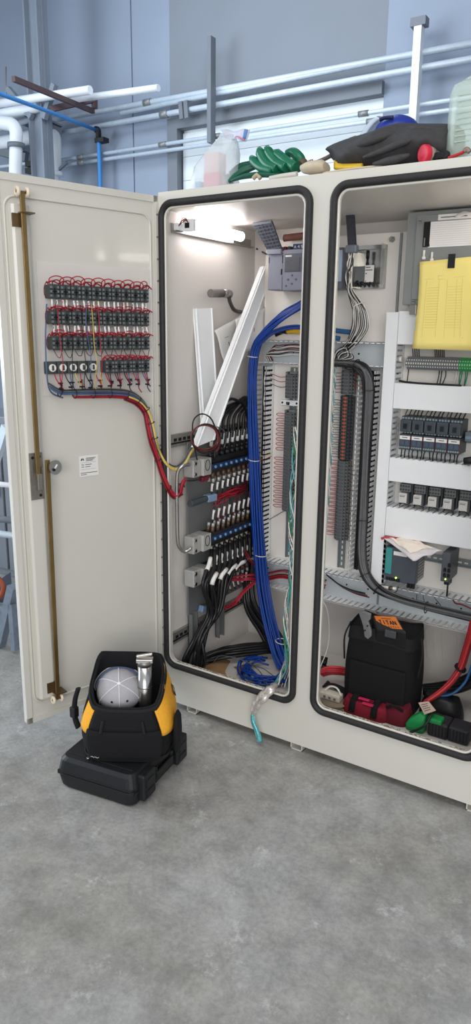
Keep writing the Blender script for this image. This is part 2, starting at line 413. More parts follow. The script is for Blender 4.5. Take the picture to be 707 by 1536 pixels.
# blue air line
AIRB = mat('blue_air_pipe', (58, 134, 204), .4, 0, .04, 10)
t = thing('air_line', 'blue compressed air line sloping overhead then dropping down the wall', 'pipe', yp(148, 300, Yc))
MB().tube([yp(-30, 128, 2.6), yp(3, 142, 2.9), yp(75, 168, 3.8), yp(144, 195, Yc-.1)], .020, 10, 0, 2).build('sloping_pipe', AIRB, t)
MB().tube([yp(148, 204, Yc-.05), yp(149, 230, Yc-.05), yp(151, 300, Yc-.05), yp(152, 420, Yc-.05)], .026, 10, 0, 2).build('drop_pipe', AIRB, t)
MB().tube([yp(142, 194, Yc-.1), yp(147, 195, Yc-.08), yp(148, 206, Yc-.05)], .034, 10).build('elbow', BLACKP, t)
P0 = yp(150, 211, Yc-.04); MB().box(P0-Vector((.05,.04,.025)), P0+Vector((.09,.06,.025))).build('clip', BLACKP, t)
# overhead joists
t = thing('roof_joist', 'rust red steel joist sloping overhead above the air line', 'beam', yp(100, 150, 3.6))
MB().beam(yp(20, 118, 3.2), yp(140, 167, 4.6), .04, .05).build('chord', RUST, t)
MB().beam(yp(75, 164, 4.2), yp(142, 149, 4.6), .05, .06).build('strut', RUST, t); MB().beam(yp(142, 148, 4.6), yp(142, 163, 4.6), .05, .05).build('end_plate', RUST, t)
for lab, a, b in (('dark grey joist behind the white elbow pipes', (-20, 160), (42, 184)), ('dark joist end near the valve and conduit', (66, 190), (90, 200)),
                  ('dark duct stub above the door edge beside the big white elbow', (-20, 222), (40, 237))):
    t = thing('roof_joist', lab, 'beam', yp(*b, 4.8), 'dark overhead steelwork'); MB().beam(yp(*a, 4.6), yp(*b, 4.8), .1, .1).build('chord', WALLD, t)
    MB().beam(yp(*a, 4.6)+Vector((0,0,.07)), yp(*b, 4.8)+Vector((0,0,.07)), .16, .02).build('flange', WALLD, t)
t = thing('hanger_rod', 'thin threaded rod hanging by the big white elbow', 'rod', yp(9, 180, 4.3))
MB().tube([yp(9, 100, 4.3), yp(9, 178, 4.3)], .008, 6, 0, 1).build('rod', GALV, t); P0 = yp(9, 178, 4.3); MB().box(P0-Vector((.03,.03,.05)), P0+Vector((.03,.03,.05))).build('clevis', BLACKP, t)
t = thing('conduit_rack', 'black vertical conduit rack fixed beside the grey column', 'rack', (yp(47, 250, 4.5).x, 4.5, FLOOR))
for px in (45, 49): MB().beam((yp(px, 183, 4.5).x, 4.5, yp(px, 183, 4.5).z), (yp(px, 183, 4.5).x, 4.5, FLOOR), .03, .03).build('rail', BLACKP, t)
for py in (246, 256): P0 = yp(48, py, 4.48); MB().box(P0-Vector((.08,.04,.03)), P0+Vector((.08,.04,.03))).build('clamp', BLACKP, t)
# ---- things behind the open door, a sliver at the frame edge
TREST = mat('galvanised_blue', (122, 134, 148), .5, .35, .15, 25)
t = thing('steel_trestle', 'blue-grey galvanised trestle standing behind the open cabinet door', 'trestle', zp(6, 985, FLOOR))
bx = zp(12, 975, FLOOR); Yt = bx.y
def sl(px, py, Y=Yt): return yp(px, py, Y)
MB().beam(sl(-3, 978), sl(20, 880), .045, .04, (0,1,0)).build('leg', TREST, t)
MB().beam(sl(24, 974), sl(19, 905), .03, .04, (0,1,0)).build('leg', TREST, t)
MB().beam(sl(-30, 908), sl(20, 914), .03, .035, (0,1,0)).build('crossbar', TREST, t)
MB().beam(sl(-30, 885, Yt+.1), sl(-30, 978, Yt+.1), .05, .05, (0,1,0)).build('leg', TREST, t)
o = MB(); o.loft([[sl(-40, 904, Yt+d)+Vector((0,0,.004)), sl(9, 904, Yt+d), sl(18, 880, Yt+d), sl(16, 858, Yt+d), sl(2, 868, Yt+d), sl(-40, 880, Yt+d)] for d in (.14, .22, .34)])
tag(o.build('tool_bag', mat('slate_fabric', (58, 64, 78), .8, 0, .15, 60)), 'slate-grey bag lying on the blue-grey trestle behind the door', 'bag')
tag(MB().tube([sl(-10, 905), sl(2, 893), sl(5, 880), sl(-2, 868), sl(-12, 866)], .012, 6).build('hose_loop', mat('rust_hose', (150, 70, 44), .6)), 'rust orange hose loop against the slate-grey bag', 'hose')
Yr = .5
t = thing('tube_rack', 'rack of horizontal metal tubes standing behind the open cabinet door', 'rack', (sl(-20, 800, Yr).x, Yr, FLOOR))
for a, b, m, r in (((-40,722),(24,729),WPIPE,.016), ((-40,775),(24,781),WALLD,.02), ((-40,795),(24,804),CONDUIT,.02)):
    MB().tube([sl(*a, Yr), sl(*b, Yr)], r, 10, 0, 1).build('tube', m, t)
MB().beam(sl(-14, 715, Yr), sl(9, 640, Yr), .05, .03, (0,1,0)).build('brace', CONDUIT, t)
for px in (-30, 60):
    P0 = sl(px, 640, Yr+.04); MB().beam(P0, (P0.x, P0.y, FLOOR), .035, .035).build('post', WALLD, t)
CASEM = mat('mid_grey_locker', (120, 126, 134), .5, 0, .04, 5)
P0 = sl(-60, 640, .75); P1 = sl(70, 640, .75)
t = thing('steel_locker', 'grey steel locker standing behind the tube rack', 'locker', ((P0.x+P1.x)/2, .95, FLOOR))
MB().box((P0.x, .75, FLOOR), (P1.x, 1.2, 1.0)).build('body', CASEM, t, bev=.006)
xm = (P0.x+P1.x)/2
for a, b in ((P0.x+.02, xm-.01), (xm+.01, P1.x-.02)):
    d = MB().box((a, .735, FLOOR+.05), (b, .748, .96)).build('door', CASEM, t, bev=.004)
    MB().box((b-.06, .715, .5), (b-.04, .735, .62)).build('handle', BLACKP, d)
# ================================================================ electrical cabinet
G1 = (0.0057, .1585, .6237, 1.9717); G2 = (.6856, .1585, 1.3036, 1.9717)   # gasket outlines x0,z0,x1,z1
W_C, H_C, D_C = 1.310, 2.0, .67
cab = thing('electrical_cabinet', 'large cream two-bay electrical cabinet with one door swung open and wired interior', 'electrical cabinet', (W_C/2, D_C/2, FLOOR))
def plate_with_holes(y0, y1, outer, holes):
    bm = bmesh.new()
    loops = []
    for lp in [outer]+holes:
        vs = [bm.verts.new((x, y0, z)) for x, z in lp]; loops.append(vs)
        for i in range(len(vs)): bm.edges.new((vs[i], vs[(i+1) % len(vs)]))
    bmesh.ops.triangle_fill(bm, use_beauty=True, use_dissolve=False, edges=bm.edges[:])
    r = bmesh.ops.extrude_face_region(bm, geom=bm.faces[:])
    for v in r['geom']:
        if isinstance(v, bmesh.types.BMVert): v.co.y = y1
    bm.verts.index_update()
    m = MB().add([v.co.copy() for v in bm.verts], [[v.index for v in f.verts] for f in bm.faces]); bm.free(); return m
GW = .023
def inset(g, d): return (g[0]+d, g[1]+d, g[2]-d, g[3]-d)
holes = [rrect(*inset(g, GW), .035) for g in (G1, G2)]
ff = plate_with_holes(0, .004, [(0,0),(W_C,0),(W_C,H_C),(0,H_C)], holes)
for h in holes:       # folded jambs behind each opening
    n = len(h)
    ff.add([(x, .001, z) for x, z in h]+[(x, .022, z) for x, z in h]+[(x*1.0, .022, z) for x, z in h], [(k, (k+1) % n, n+(k+1) % n, n+k) for k in range(n)])
ff.build('front_frame', ENAMEL, cab)
for g in (G1, G2):
    p = rrect(*inset(g, GW/2), .045, 8)
    MB().tube([(x, -.005, z) for x, z in p], .0125, 8, 0, 1, True, flat=((0,1,0), 1.0)).build('door_gasket', RUBBER, cab)
    p = rrect(*inset(g, GW+.004), .034, 8)
    MB().tube([(x, -.003, z) for x, z in p], .0045, 6, 0, 1, True).build('opening_lip', ENAMEL, cab)
MB().box((0, .004, 0), (.008, D_C, H_C)).build('side_panel', ENAMEL_IN, cab)
MB().box((W_C-.008, .004, 0), (W_C, D_C, H_C)).build('side_panel', ENAMEL_IN, cab)
MB().box((.008, D_C-.006, 0), (W_C-.008, D_C, H_C)).build('back_panel', ENAMEL_IN, cab)
mb = MB(); mb.box((.008, .004, H_C-.006), (W_C-.008, D_C-.006, H_C)); mb.box((.008, .0045, 1.945), (W_C-.008, D_C-.006, 1.95)); mb.build('top_panel', ENAMEL_IN, cab)
mb = MB(); mb.box((.008, .004, 0), (W_C-.008, D_C-.006, .006)); mb.box((.008, .03, .062), (W_C-.008, D_C-.006, .068)); mb.build('floor_pan', ENAMEL_IN, cab)
# louvre ribs pressed in the back panel
mb = MB()
for x0 in (.60, .86, 1.02):
    for k in range(4): mb.beam((x0+k*.035, D_C-.006, .30), (x0+.02+k*.035, D_C-.006, .17), .012, .008, (0,1,0), ch=.003)
mb.build('pressed_rib', ENAMEL_IN, cab)
for x in (.105, .60, 1.27):    # low feet, open channel ends
    mb = MB(); mb.box((x, .015, FLOOR), (x+.05, D_C-.05, FLOOR+.004)); mb.box((x, .015, FLOOR), (x+.004, D_C-.05, 0)); mb.box((x+.046, .015, FLOOR), (x+.05, D_C-.05, 0))
    mb.build('foot_channel', ENAMEL, cab)
# mounting plates
cab_plate = []
for x0, x1 in ((.10, .692), (.703, 1.29)):
    p = MB().box((x0, .6008, .345), (x1, .606, 1.895)).build('mounting_plate', PLATE, cab); cab_plate.append(p)
    for bx, bz in ((x0+.03 if x0 > .5 else x0+.02, 1.87), (x1-.03, 1.87), (x0+.03, .37), (x1-.03, .37)):
        if bz > 1 and bx > 1.2: continue
        mb = MB(); mb.cyl((bx, .602, bz), (bx, .592, bz), .012, 6); mb.cyl((bx, .592, bz), (bx, .578, bz), .006, 8); mb.build('plate_bolt', STEEL, p)
# horizontal rails on the wall behind
for z in (.24, 1.075):
    mb = MB(); mb.box((.008, .03, z), (.022, .60, z+.05)); mb.box((.022, .03, z+.012), (.024, .60, z+.018), 1)
    for k in range(18): mb.box((.022, .05+k*.03, z+.022), (.0235, .068+k*.03, z+.034), 1)
    mb.build('side_rail', [ZINC, GRILLE], cab)
# ---- the door
door = None
DZ0, DZ1, DW = .107, 1.988, .616
mb = MB(); mb.box((.002, -.028, DZ0), (DW, -.004, DZ1), 0, DM, .004)
mb.box((.002, -.006, DZ0), (.02, .0, DZ1), 0, DM); mb.box((DW-.022, -.006, DZ0), (DW, .0, DZ1), 0, DM)
mb.box((.002, -.006, DZ0), (DW, .0, DZ0+.022), 0, DM); mb.box((.002, -.006, DZ1-.022), (DW, .0, DZ1), 0, DM)
door = mb.build('door', ENAMEL, cab)
mb = MB()
p = rrect(.035, DZ0+.07, DW-.034, DZ1-.065, .04, 6)
mb.tube([dw(s, -.003, z) for s, z in p], .0042, 6, 0, 1, True)
mb.build('pressed_bead', ENAMEL, door)
mb = MB(); pr = [(.502,-.004),(.506,.014),(.514,.018),(.558,.018),(.566,.014),(.570,-.004)]
mb.prism(pr, DZ0+.09, DZ1-.09, Matrix(((DD.x, DN.x, 0, 0), (DD.y, DN.y, 0, 0), (0, 0, 1, 0), (0, 0, 0, 1))))
mb.build('stiffener_channel', ENAMEL, door, bev=.003)
# hinge leaf with pins
mb = MB(); mb.box((.004, .0, DZ0+.02), (.014, .003, DZ1-.02), 0, DM)
mb.cyl(dw(-.004, .0, DZ0), dw(-.004, .0, DZ1), .006, 10)
for k in range(24): mb.cyl(dw(.009, .003, DZ0+.07+k*.076), dw(.009, .0045, DZ0+.07+k*.076), .0035, 6, 1)
mb.build('piano_hinge', [ENAMEL, ZINC], door)
# plate the switch wiring sits on
MB().box((.028, -.004, 1.30), (.484, -.001, 1.735), 0, DM).build('wiring_backplate', ENAMEL_IN, door)
# lock rods, guides, rollers
def rodpt(px, py): return dp(px, py, .035)
def flatbar(a, b, name):
    MB().beam(a, b, .016, .007, DN, ch=.0015).build(name, BRASS, door)
flatbar(rodpt(33, 289), rodpt(58, 716), 'lock_rod'); flatbar(rodpt(71, 690), rodpt(87, 1048), 'lock_rod')
for q, c in (((30, 322), 0), ((80, 1016), 0)):
    b = dp(q[0], q[1]+10, .0); s0 = b.dot(DD); z0 = b.z
    mb = MB(); mb.box((s0-.006, 0.014, z0-.02), (s0+.034, .022, z0+.02), 0, DM); mb.box((s0-.030, .0, z0+(.02 if q[1] < 500 else -.024)), (s0+.014, .048, z0+(.024 if q[1] < 500 else -.02)), 0, DM)
    mb.build('rod_guide', mat('bronze_bracket', (120, 96, 66), .4, .7, .12, 30), door)
NYL = mat('cream_nylon', (226, 214, 190), .5, 0, .03, 30)
for px, py in ((33, 288), (86, 1048)):
    c = rodpt(px, py)
    for e in (-.016, .016):
        cc = c+DD*e; mb = MB(); mb.tube([cc+DN*(math.cos(t)*.0105)+Vector((0,0,math.sin(t)*.0105)) for t in [2*PI*k/16 for k in range(16)]], .006, 8, 0, 1, True)
        mb.build('roller', NYL, door)
    MB().cyl(c-DD*.02, c+DD*.02, .004, 8).build('roller_pin', BRASS, door)
# latch
LQ = [dp(41, 679, .021), dp(68, 676, .021), dp(72, 752, .021), dp(45, 756, .021)]
s0 = min(q.dot(DD) for q in LQ)-.0; s1 = max(q.dot(DD) for q in LQ); z0 = min(q.z for q in LQ)+.012; z1 = max(q.z for q in LQ)-.004
s0 += .012; s1 -= .006
mb = MB(); mb.box((s0, .018, z0), (s1, .022, z1), 0, DM, .001)
mb.box((s0+.012, .022, z0+.035), (s0+.030, .040, z1-.07), 0, DM, .002); mb.box((s0+.004, .022, z0+.02), (s0+.009, .028, z1-.05), 0, DM)
mb.box((s1-.009, .022, z0+.02), (s1-.005, .026, z1-.03), 0, DM)
for a, b in ((s0+.014, z0+.014), (s1-.012, z1-.016), (s0+.012, z1-.014)): mb.cyl(dw(a, .022, b), dw(a, .024, b), .005, 8, 1)
latch = mb.build('latch_plate', [mat('worn_steel', (146, 140, 132), .45, .75, .12, 40), GRILLE], door)
c = dp(83, 701, .05); mb = MB(); Mx = Matrix(((DD.x, DN.x, 0, c.x), (DD.y, DN.y, 0, c.y), (0, 0, 1, c.z), (0, 0, 0, 1)))
poly = [(.017*math.cos(t)*1.35, .024*math.sin(t)*1.05) for t in [2*PI*k/28 for k in range(28)]]
poly = [(max(-.023, x), z) for x, z in poly]
mb.add([(x, -.002, z) for x, z in poly]+[(x, .003, z) for x, z in poly], [tuple(range(28)), tuple(reversed(range(28, 56)))]+[(k, (k+1) % 28, 28+(k+1) % 28, 28+k) for k in range(28)], 0, False, Mx)
mb.beam(c-DD*.006+DN*.004+Vector((0,0,.010)), c+DD*.004+DN*.004+Vector((0,0,-.003)), .004, .003, DN, 1); mb.cyl(c+DD*.008+DN*.0-Vector((0,0,.007)), c+DD*.008+DN*.008-Vector((0,0,.007)), .005, 10, 2)
mb.build('latch_cam', [STEEL, WHITEC, GRILLE], door)
# dust and crumbs lying along the lower gaskets
for g, nm in ((G1, 'first'), (G2, 'second')):
    mb = MB(); rd = random.Random(5)
    for k in range(260):
        x = rd.uniform(g[0]+.05, g[2]-.05); y = rd.uniform(-.008, .018); s_ = rd.uniform(.0008, .0030); z = g[1]+GW+.0015 if y > 0 else g[1]+GW-.0005-abs(y)*.25
        mb.box((x, y, z-.001), (x+s_*rd.uniform(1, 4), y+s_, z+s_*.5))
    tag(mb.build('sill_dust', mat('tan_dust', (150, 128, 98), .9, 0, .2, 60)), f'tan dust and crumbs along the lower edge of the {nm} opening', 'dust', None, 'stuff')
# maker's label on the door: a small mark and lines of print
mb = MB(); mb.box((.281, -.004, 1.004), (.357, -.0025, 1.079), 0, DM)
def ink(sA, zA, sB, zB): mb.box((min(sA, sB), -.0026, min(zA, zB)), (max(sA, sB), -.0021, max(zA, zB)), 1, DM)
for k in range(3): ink(.331-k*.0, 1.071-k*.0045, .291+k*.006, 1.069-k*.0045)
for zz in (1.048, 1.040): ink(.350, zz, .339, zz-.002); ink(.334, zz, .312-(.004 if zz > 1.045 else -.002), zz-.002)
ink(.354, 1.018, .286, 1.016); ink(.354, 1.012, .330, 1.010); ink(.352, 1.055, .290, 1.0545); ink(.352, 1.030, .290, 1.0295)
lz = 1.0625
for poly in ([(.352,0),(.349,.0085),(.346,.0085),(.347,0)], [(.3445,.0085),(.341,.0085),(.338,0),(.342,0)], [(.349,.003),(.349,.005),(.344,.005),(.344,.003)]):
    mb.add([DM @ Vector((s, -.0026, lz+z)) for s, z in poly]+[DM @ Vector((s, -.0020, lz+z)) for s, z in poly], [(0,1,2,3),(7,6,5,4),(0,4,5,1),(1,5,6,2),(2,6,7,3),(3,7,4,0)], 1)
tag(mb.build('door_label', [PAPER, INK]), 'small white printed label stuck on the open cabinet door', 'label')

# ================================================================ devices on the door
P_S = .0391
ROWS = [('top', 1.640, .046), ('second', 1.558, .042), ('third', 1.475, .042)]
def block_at(s, z, label, first=[None]):
    loc = dw(s, 0, z)
    if first[0] is not None:
        return dup(first[0], loc, label)
    t = thing('contact_block', label, 'contact block', loc, 'contact blocks on the door'); first[0] = t
    M = Matrix.Translation(loc) @ DM
    mb = MB(); mb.box((-.0178, 0, -.0215), (.0178, .038, .0215), 0, M, .002); mb.box((-.012, .036, -.023), (.012, .030, .023), 0, M)
    mb.build('housing', DKGREEN, t)
    mb = MB()
    for a in (-.0125, 0, .0125): mb.box((a-.0007, .0378, -.020), (a+.0007, .0386, .020), 1, M)
    for b in (-.007, .007): mb.box((-.018, .0378, b-.0007), (.018, .0386, b+.0007), 1, M)
    mb.cyl(M @ Vector((0, .038, 0)), M @ Vector((0, .0388, 0)), .004, 8, 1)
    mb.box((-.003, .038, -.011), (.003, .0388, .011), 1, M); mb.box((-.010, .038, -.0025), (.010, .0388, .0025), 1, M)
    mb.build('groove_pattern', [DKGREEN, GRILLE], t)
    for a in (-.0125, .0125):
        for b in (-.0135, .0, .0135):
            MB().cyl(M @ Vector((a, .0375, b)), M @ Vector((a, .0392, b)), .0042, 8).build('terminal_screw', GREYDEV, t)
    return t
for rn, z, h in ROWS:
    for i in range(10):
        block_at(.443-i*P_S, z, f'dark grey contact block, {ORD[i]} from the lock rod in the {rn} row on the door')
for i in range(5):
    block_at(.243-i*.0374, 1.394, f'dark grey contact block, {ORD[i]} after the white-faced switches in the bottom row')
t0 = None
for i in range(5):
    s = .460-i*.0385; loc = dw(s, 0, 1.394); lab = f'selector switch back with white round face, {ORD[i]} from the lock rod'
    if t0: dup(t0, loc, lab); continue
    t0 = t = thing('selector_switch', lab, 'switch', loc, 'selector switches on the door')
    M = Matrix.Translation(loc) @ DM
    mb = MB(); mb.box((-.018, 0, -.0205), (.018, .026, .0205), 0, M, .003); mb.build('housing', DKGREEN, t)
    mb = MB(); mb.cyl(M @ Vector((0, .026, 0)), M @ Vector((0, .032, 0)), .0125, 20); mb.build('round_face', WHITEC, t)
    mb = MB(); mb.box((-.004, .032, -.0085), (.004, .0345, .0085), 0, M, .0015); mb.build('slot_key', DKDEV, t)
# jumper wires
def jumper(s0, s1, z, rise, off, m, label, group, r=.0019):
    a, b = dw(s0, off, z), dw(s1, off, z); mid = dw((s0+s1)/2, off+.012, z+rise)
    q1 = dw(s0+.002, off+.008, z+rise*.7); q2 = dw(s1-.002, off+.008, z+rise*.7)
    return wire('jumper_wire', label, 'wire', [a, q1, mid, q2, b], r, m, group, 5, 4)
for ri, (rn, z, h) in enumerate(ROWS+[('bottom', 1.394, .042)]):
    for i in range(10):
        if ri == 3 and i < 5: continue
        s = .443-i*P_S
        lab = f'red jumper wire looping above the {ORD[i]} contact block of the {rn} row' if ri < 3 else f'red jumper wire above the bottom row, {ORD[i-5]} after the white-faced switches'
        top = z+.0205
        rise = (.030 if ri == 0 else .019)+jit(.004)
        jumper(s+.012, s-.012-(P_S*.55 if i < 9 else 0), top, rise, .026, REDC, lab, 'red jumper loops over the contact blocks')
        jumper(s+.003, s-P_S*.45, top, rise*.55, .030, DKRED, lab.replace('looping', 'lying low').replace('wire above', 'wire lying low above'), 'low red jumper loops')
# a red link wire along the top of rows
for ri, (rn, z, h) in enumerate(ROWS+[('bottom', 1.394, .042)]):
    sA, sB = (.465, .055) if ri < 3 else (.27, .055)
    pts = []
    n = 21
    for k in range(n): s = sA+(sB-sA)*k/(n-1); pts.append(dw(s, .030+jit(.004), z+.028+(.006 if k % 2 else -.003)+jit(.002)))
    wire('link_wire', f'red link wire weaving along the top of the {rn} block row', 'wire', pts, (.0024), REDC, 'red link wires', 5, 3)
    if ri < 3:
        pts = [dw(s_, .034, zz) for s_, zz in ((.463, z+.02), (.468, z+.03), (.478, z+.012), (.478, z-.012), (.470, z-.022))]
        wire('link_wire', f'dark red wire wrapping round the lock-rod end of the {rn} block row', 'wire', pts, .0016, DKRED, None, 5)
# drop wires with white sleeves between rows
SL = mat('white_sleeve', (232, 230, 226), .5, 0, .03, 40)
DROPC = [WHITEC, BLACKC, REDC, YELC, BLACKC, LBLUEC]
def drop(i, j, s, z0, z1, m, label, sleeve):
    pts = [dw(s, .030, z0), dw(s+jit(.004), .036, z0-(z0-z1)*.35), dw(s+jit(.004), .030, z0-(z0-z1)*.7), dw(s+jit(.003), .022, z1)]
    t = wire('drop_wire', label, 'wire', pts, .0015, m, 'short wires between the block rows', 5)
    if sleeve:
        zz = z0-(z0-z1)*.15; MB().tube([dw(s, .033, zz), dw(s+jit(.003), .036, zz-.022)], .0034, 7, 0, 1).build('marker_sleeve', SL, t)
for ri in range(3):
    z = ROWS[ri][1]; zn = (ROWS+[('b', 1.394, .04)])[ri+1][1]
    rn = ROWS[ri][0]
    for i in range(10):
        s = .443-i*P_S
        if ri < 2:
            for j, ds in enumerate((.008, -.007)):
                drop(i, j, s+ds+jit(.002), z-.0205, zn+.024, DROPC[(i*2+j+ri) % 6], f'{"outer" if j == 0 else "inner"} sleeved wire hanging under the {ORD[i]} block of the {rn} row', True)
        else:
            a = dw(s+.010, .028, z-.0205); b = dw(s-P_S*.6, .028, z-.0205); mid = dw(s-P_S*.22, .034, z-.045+jit(.004))
            wire('drop_wire', f'black wire sagging under the {ORD[i]} contact block of the third row', 'wire', [a, a.lerp(mid, .6)-Vector((0,0,.006)), mid, b.lerp(mid, .6)-Vector((0,0,.006)), b], .0013, BLACKC if i % 3 else DKRED, 'sagging wires under the third row', 5)
LONG = [(.437, REDC), (.395, BLACKC), (.352, BLACKC), (.330, LBLUEC), (.310, YELC), (.285, REDC)]
for k, (s, m) in enumerate(LONG):
    pts = [dw(s, .04, 1.60), dw(s+jit(.006), .044, 1.53), dw(s-.004, .042, 1.47), dw(s-.006+jit(.005), .044, 1.41), dw(s-.008, .03, 1.34), dw(s-.02, .024, 1.305)]
    wire('riser_wire', f'long wire crossing the block rows downwards, {ORD[k]} from the lock rod', 'wire', pts, .0014, m, 'long wires crossing the rows', 5)
# wires from the bottom row down to the harness
dcol = [REDC, BLACKC, YELC, BLACKC, REDC, LBLUEC]
n = 0
for i in range(10):
    for j, ds in enumerate((.010, .0, -.010)):
        if i < 5 and j == 1: continue
        s = .443-i*P_S+ds; m = dcol[(i+2*j) % 6] if i < 5 else [REDC, DKRED, BLACKC, REDC, LBLUEC][(i+j) % 5]
        e = .443-i*P_S-.012
        zt = 1.315-.012*min(1, i/4)
        pts = [dw(s, .026, 1.374), dw(s-ds*.3, .034, 1.355), dw(e+ds*.3, .030, 1.335), dw(e-.004, .022, zt+.012), dw(e-.02, .016, zt-.006)]
        wire('tail_wire', f'{ORD[j]} wire dropping from the {ORD[i]} bottom-row device to the harness on the door', 'wire', pts, .0019, m, 'tail wires under the bottom row', 5, 5); n += 1
    e = .443-i*P_S-.010
    for zz in (1.345, 1.326):
        mb = MB(); q = dw(e+jit(.004), .028, zz+jit(.004)); mb.box(q-Vector((.006,.006,.0025)), q+Vector((.006,.006,.0025))); mb.beam(q, q+DD*jit(.008)+DN*.010+Vector((0,0,jit(.008))), .003, .003)
        tag(mb.build('cable_tie', BLACKP), f'{"upper" if zz > 1.34 else "lower"} black cable tie under the {ORD[i]} device of the bottom row', 'cable tie', 'cable ties under the bottom row')
wire('blue_wire', 'slate blue wire running down the lock-rod side of the block rows', 'wire', [dw(.470, .03, 1.60), dw(.478, .03, 1.52), dw(.482, .03, 1.45), dw(.482, .03, 1.38), dw(.474, .022, 1.33), dw(.455, .016, 1.306), dw(.42, .016, 1.292)], .0026, LBLUEC, None, 6)
# main harness along the door and across into the cabinet
hz = thing('wire_harness', 'coloured wire harness tied along the open door and sagging into the cabinet', 'wire harness', dw(.3, .016, 1.28))
path_main = [dp(72, 578, .022), dp(90, 588, .022), dp(112, 588, .022), dp(140, 588, .022), dp(165, 588, .022), dp(190, 590, .024), dp(207, 598, .026), dp(219, 612, .03), dp(226, 632, .035), dp(231, 655, .04)]
inA = [yp(238, 676, -.03), yp(248, 694, -.01), yp(262, 702, .03), xp(275, 694, .07), xp(284, 678, .08), xp(291, 668, .08), xp(297, 655, .075)]
for k, m in enumerate([LBLUEC, GREYC, YELC, LBLUEC, YELC, GREYC, YELC, BLACKC, YELC, DKRED, YELC, LBLUEC]):
    o = DN*(.006+jit(.007))+Vector((0, 0, jit(.011)))
    MB().tube([p+o*(1 if i > 2 else .7) for i, p in enumerate(path_main) if not (m is YELC and k > 3 and i < k-1)]+[p+o*.7 for p in inA], .0032 if m is not LBLUEC else .0028, 6, 0, 5).build('wire', m, hz)
inB = [yp(237, 690, -.045), yp(244, 712, -.03), yp(253, 732, -.01), yp(262, 744, .02), xp(270, 741, .06), xp(273, 728, .07), xp(277, 719, .07)]
pm = [p+Vector((0, 0, -.014))-DN*.008+DD*(.008 if i > 5 else 0) for i, p in enumerate(path_main[2:])]
for k, m in enumerate([REDC, REDC, REDC, DKRED, REDC, DKRED, REDC]):
    o = Vector((jit(.008), jit(.008), jit(.008)))
    MB().tube([p+o for p in pm[k % 4:]]+[p+o for p in inB], .0034, 6, 0, 5).build('wire', m, hz)
for i in range(1, 10):
    d = (path_main[min(i+1, 9)]-path_main[i-1]); ring(hz, path_main[i]-Vector((0,0,.006 if i > 1 else 0)), d, .0155, .0018)
for p, q in ((inB[0], inB[1]), (inB[2], inB[3]), (inB[5], inB[6]), (inB[4], inB[5])): ring(hz, p, q-p, .0125, .0018)
for p, q in ((inA[0], inA[1]), (inA[2], inA[3])): ring(hz, p, q-p, .0115, .0016)
# ================================================================ wiring ducts, rails and terminals on the plates
def duct(label, axis, a0, a1, c0, c1, ydepth, cover=False, pitch=.0215, slot=.0085, y1=.600, mslat=PVC_W):
    """slotted wiring duct: axis 'z' runs up, 'x' runs across; a = extent along, c = extent across"""
    def bx(mb, al, ah, cl, ch, yl, yh, mi=0):
        if axis == 'z': mb.box((cl, yl, al), (ch, yh, ah), mi)
        else: mb.box((al, yl, cl), (ah, yh, ch), mi)
    loc = ((c0+c1)/2, y1, a0) if axis == 'z' else ((a0+a1)/2, y1, c0)
    t = thing('wiring_duct', label, 'wiring duct', loc)
    mb = MB(); bx(mb, a0, a1, c0, c1, y1-.0025, y1); n = int((a1-a0)/.1)
    for k in range(n):
        aa = a0+.05+k*.1; cc = (c0+c1)/2
        if axis == 'z': mb.cyl((cc, y1-.0025, aa), (cc, y1-.0035, aa), .004, 8, 1)
        else: mb.cyl((aa, y1-.0025, cc), (aa, y1-.0035, cc), .004, 8, 1)
    mb.build('duct_base', [PVC_G, GRILLE], t)
    yf = y1-ydepth
    for cl, ch, lip in ((c0, c0+.002, 1), (c1-.002, c1, -1)):
        mb = MB(); bx(mb, a0, a1, cl, ch, y1-.016, y1-.0025)
        k = 0; a = a0
        while a+pitch-slot <= a1+1e-6:
            bx(mb, a, a+pitch-slot, cl, ch, yf, y1-.016)
            if lip > 0: bx(mb, a, a+pitch-slot, cl, cl+.006, yf, yf+.003)
            else: bx(mb, a, a+pitch-slot, ch-.006, ch, yf, yf+.003)
            a += pitch
        mb.build('slotted_wall', mslat, t)
    if cover:
        mb = MB(); bx(mb, a0, a1, c0-.002, c1+.002, yf-.004, yf-.001)
        bx(mb, a0, a1, c0-.0035, c0-.0015, yf-.004, yf+.010); bx(mb, a0, a1, c1+.0015, c1+.0035, yf-.004, yf+.010)
        mb.build('cover', PVC_W, t, bev=.001)
    return t
duct('open slotted duct running up beside the blue cable bundle', 'z', .525, 1.385, .105, .158, .075)
duct('open slotted duct beside the thick black bundle, between terminal rail and covered column', 'z', .525, 1.385, .580, .655, .070)
duct('open duct along the top of the wired plate, under the yellow screwdriver', 'x', .10, .692, 1.390, 1.487, .075, pitch=.024)
duct('long open duct along the bottom of the plates carrying red wires', 'x', .10, 1.29, .385, .510, .080, pitch=.026, slot=.009)
duct('tall white covered duct between the thick black bundle and the contactors', 'z', .515, 1.598, .700, .740, .098, cover=True)
duct('topmost white covered duct, tucked behind the yellow sheet', 'x', .745, 1.29, 1.484, 1.598, .098, cover=True)
duct('white covered duct between the grey terminal row and the contactors', 'x', .745, 1.29, 1.243, 1.333, .098, cover=True)
duct('white covered duct between the contactors and the small relays', 'x', .745, 1.29, .957, 1.042, .098, cover=True)
duct('white covered duct between the small relays and the power supply', 'x', .745, 1.29, .732, .842, .098, cover=True)
duct('slotted duct edge just beside the power supply, under the lowest white cover', 'z', .525, .728, .744, .752, .10)
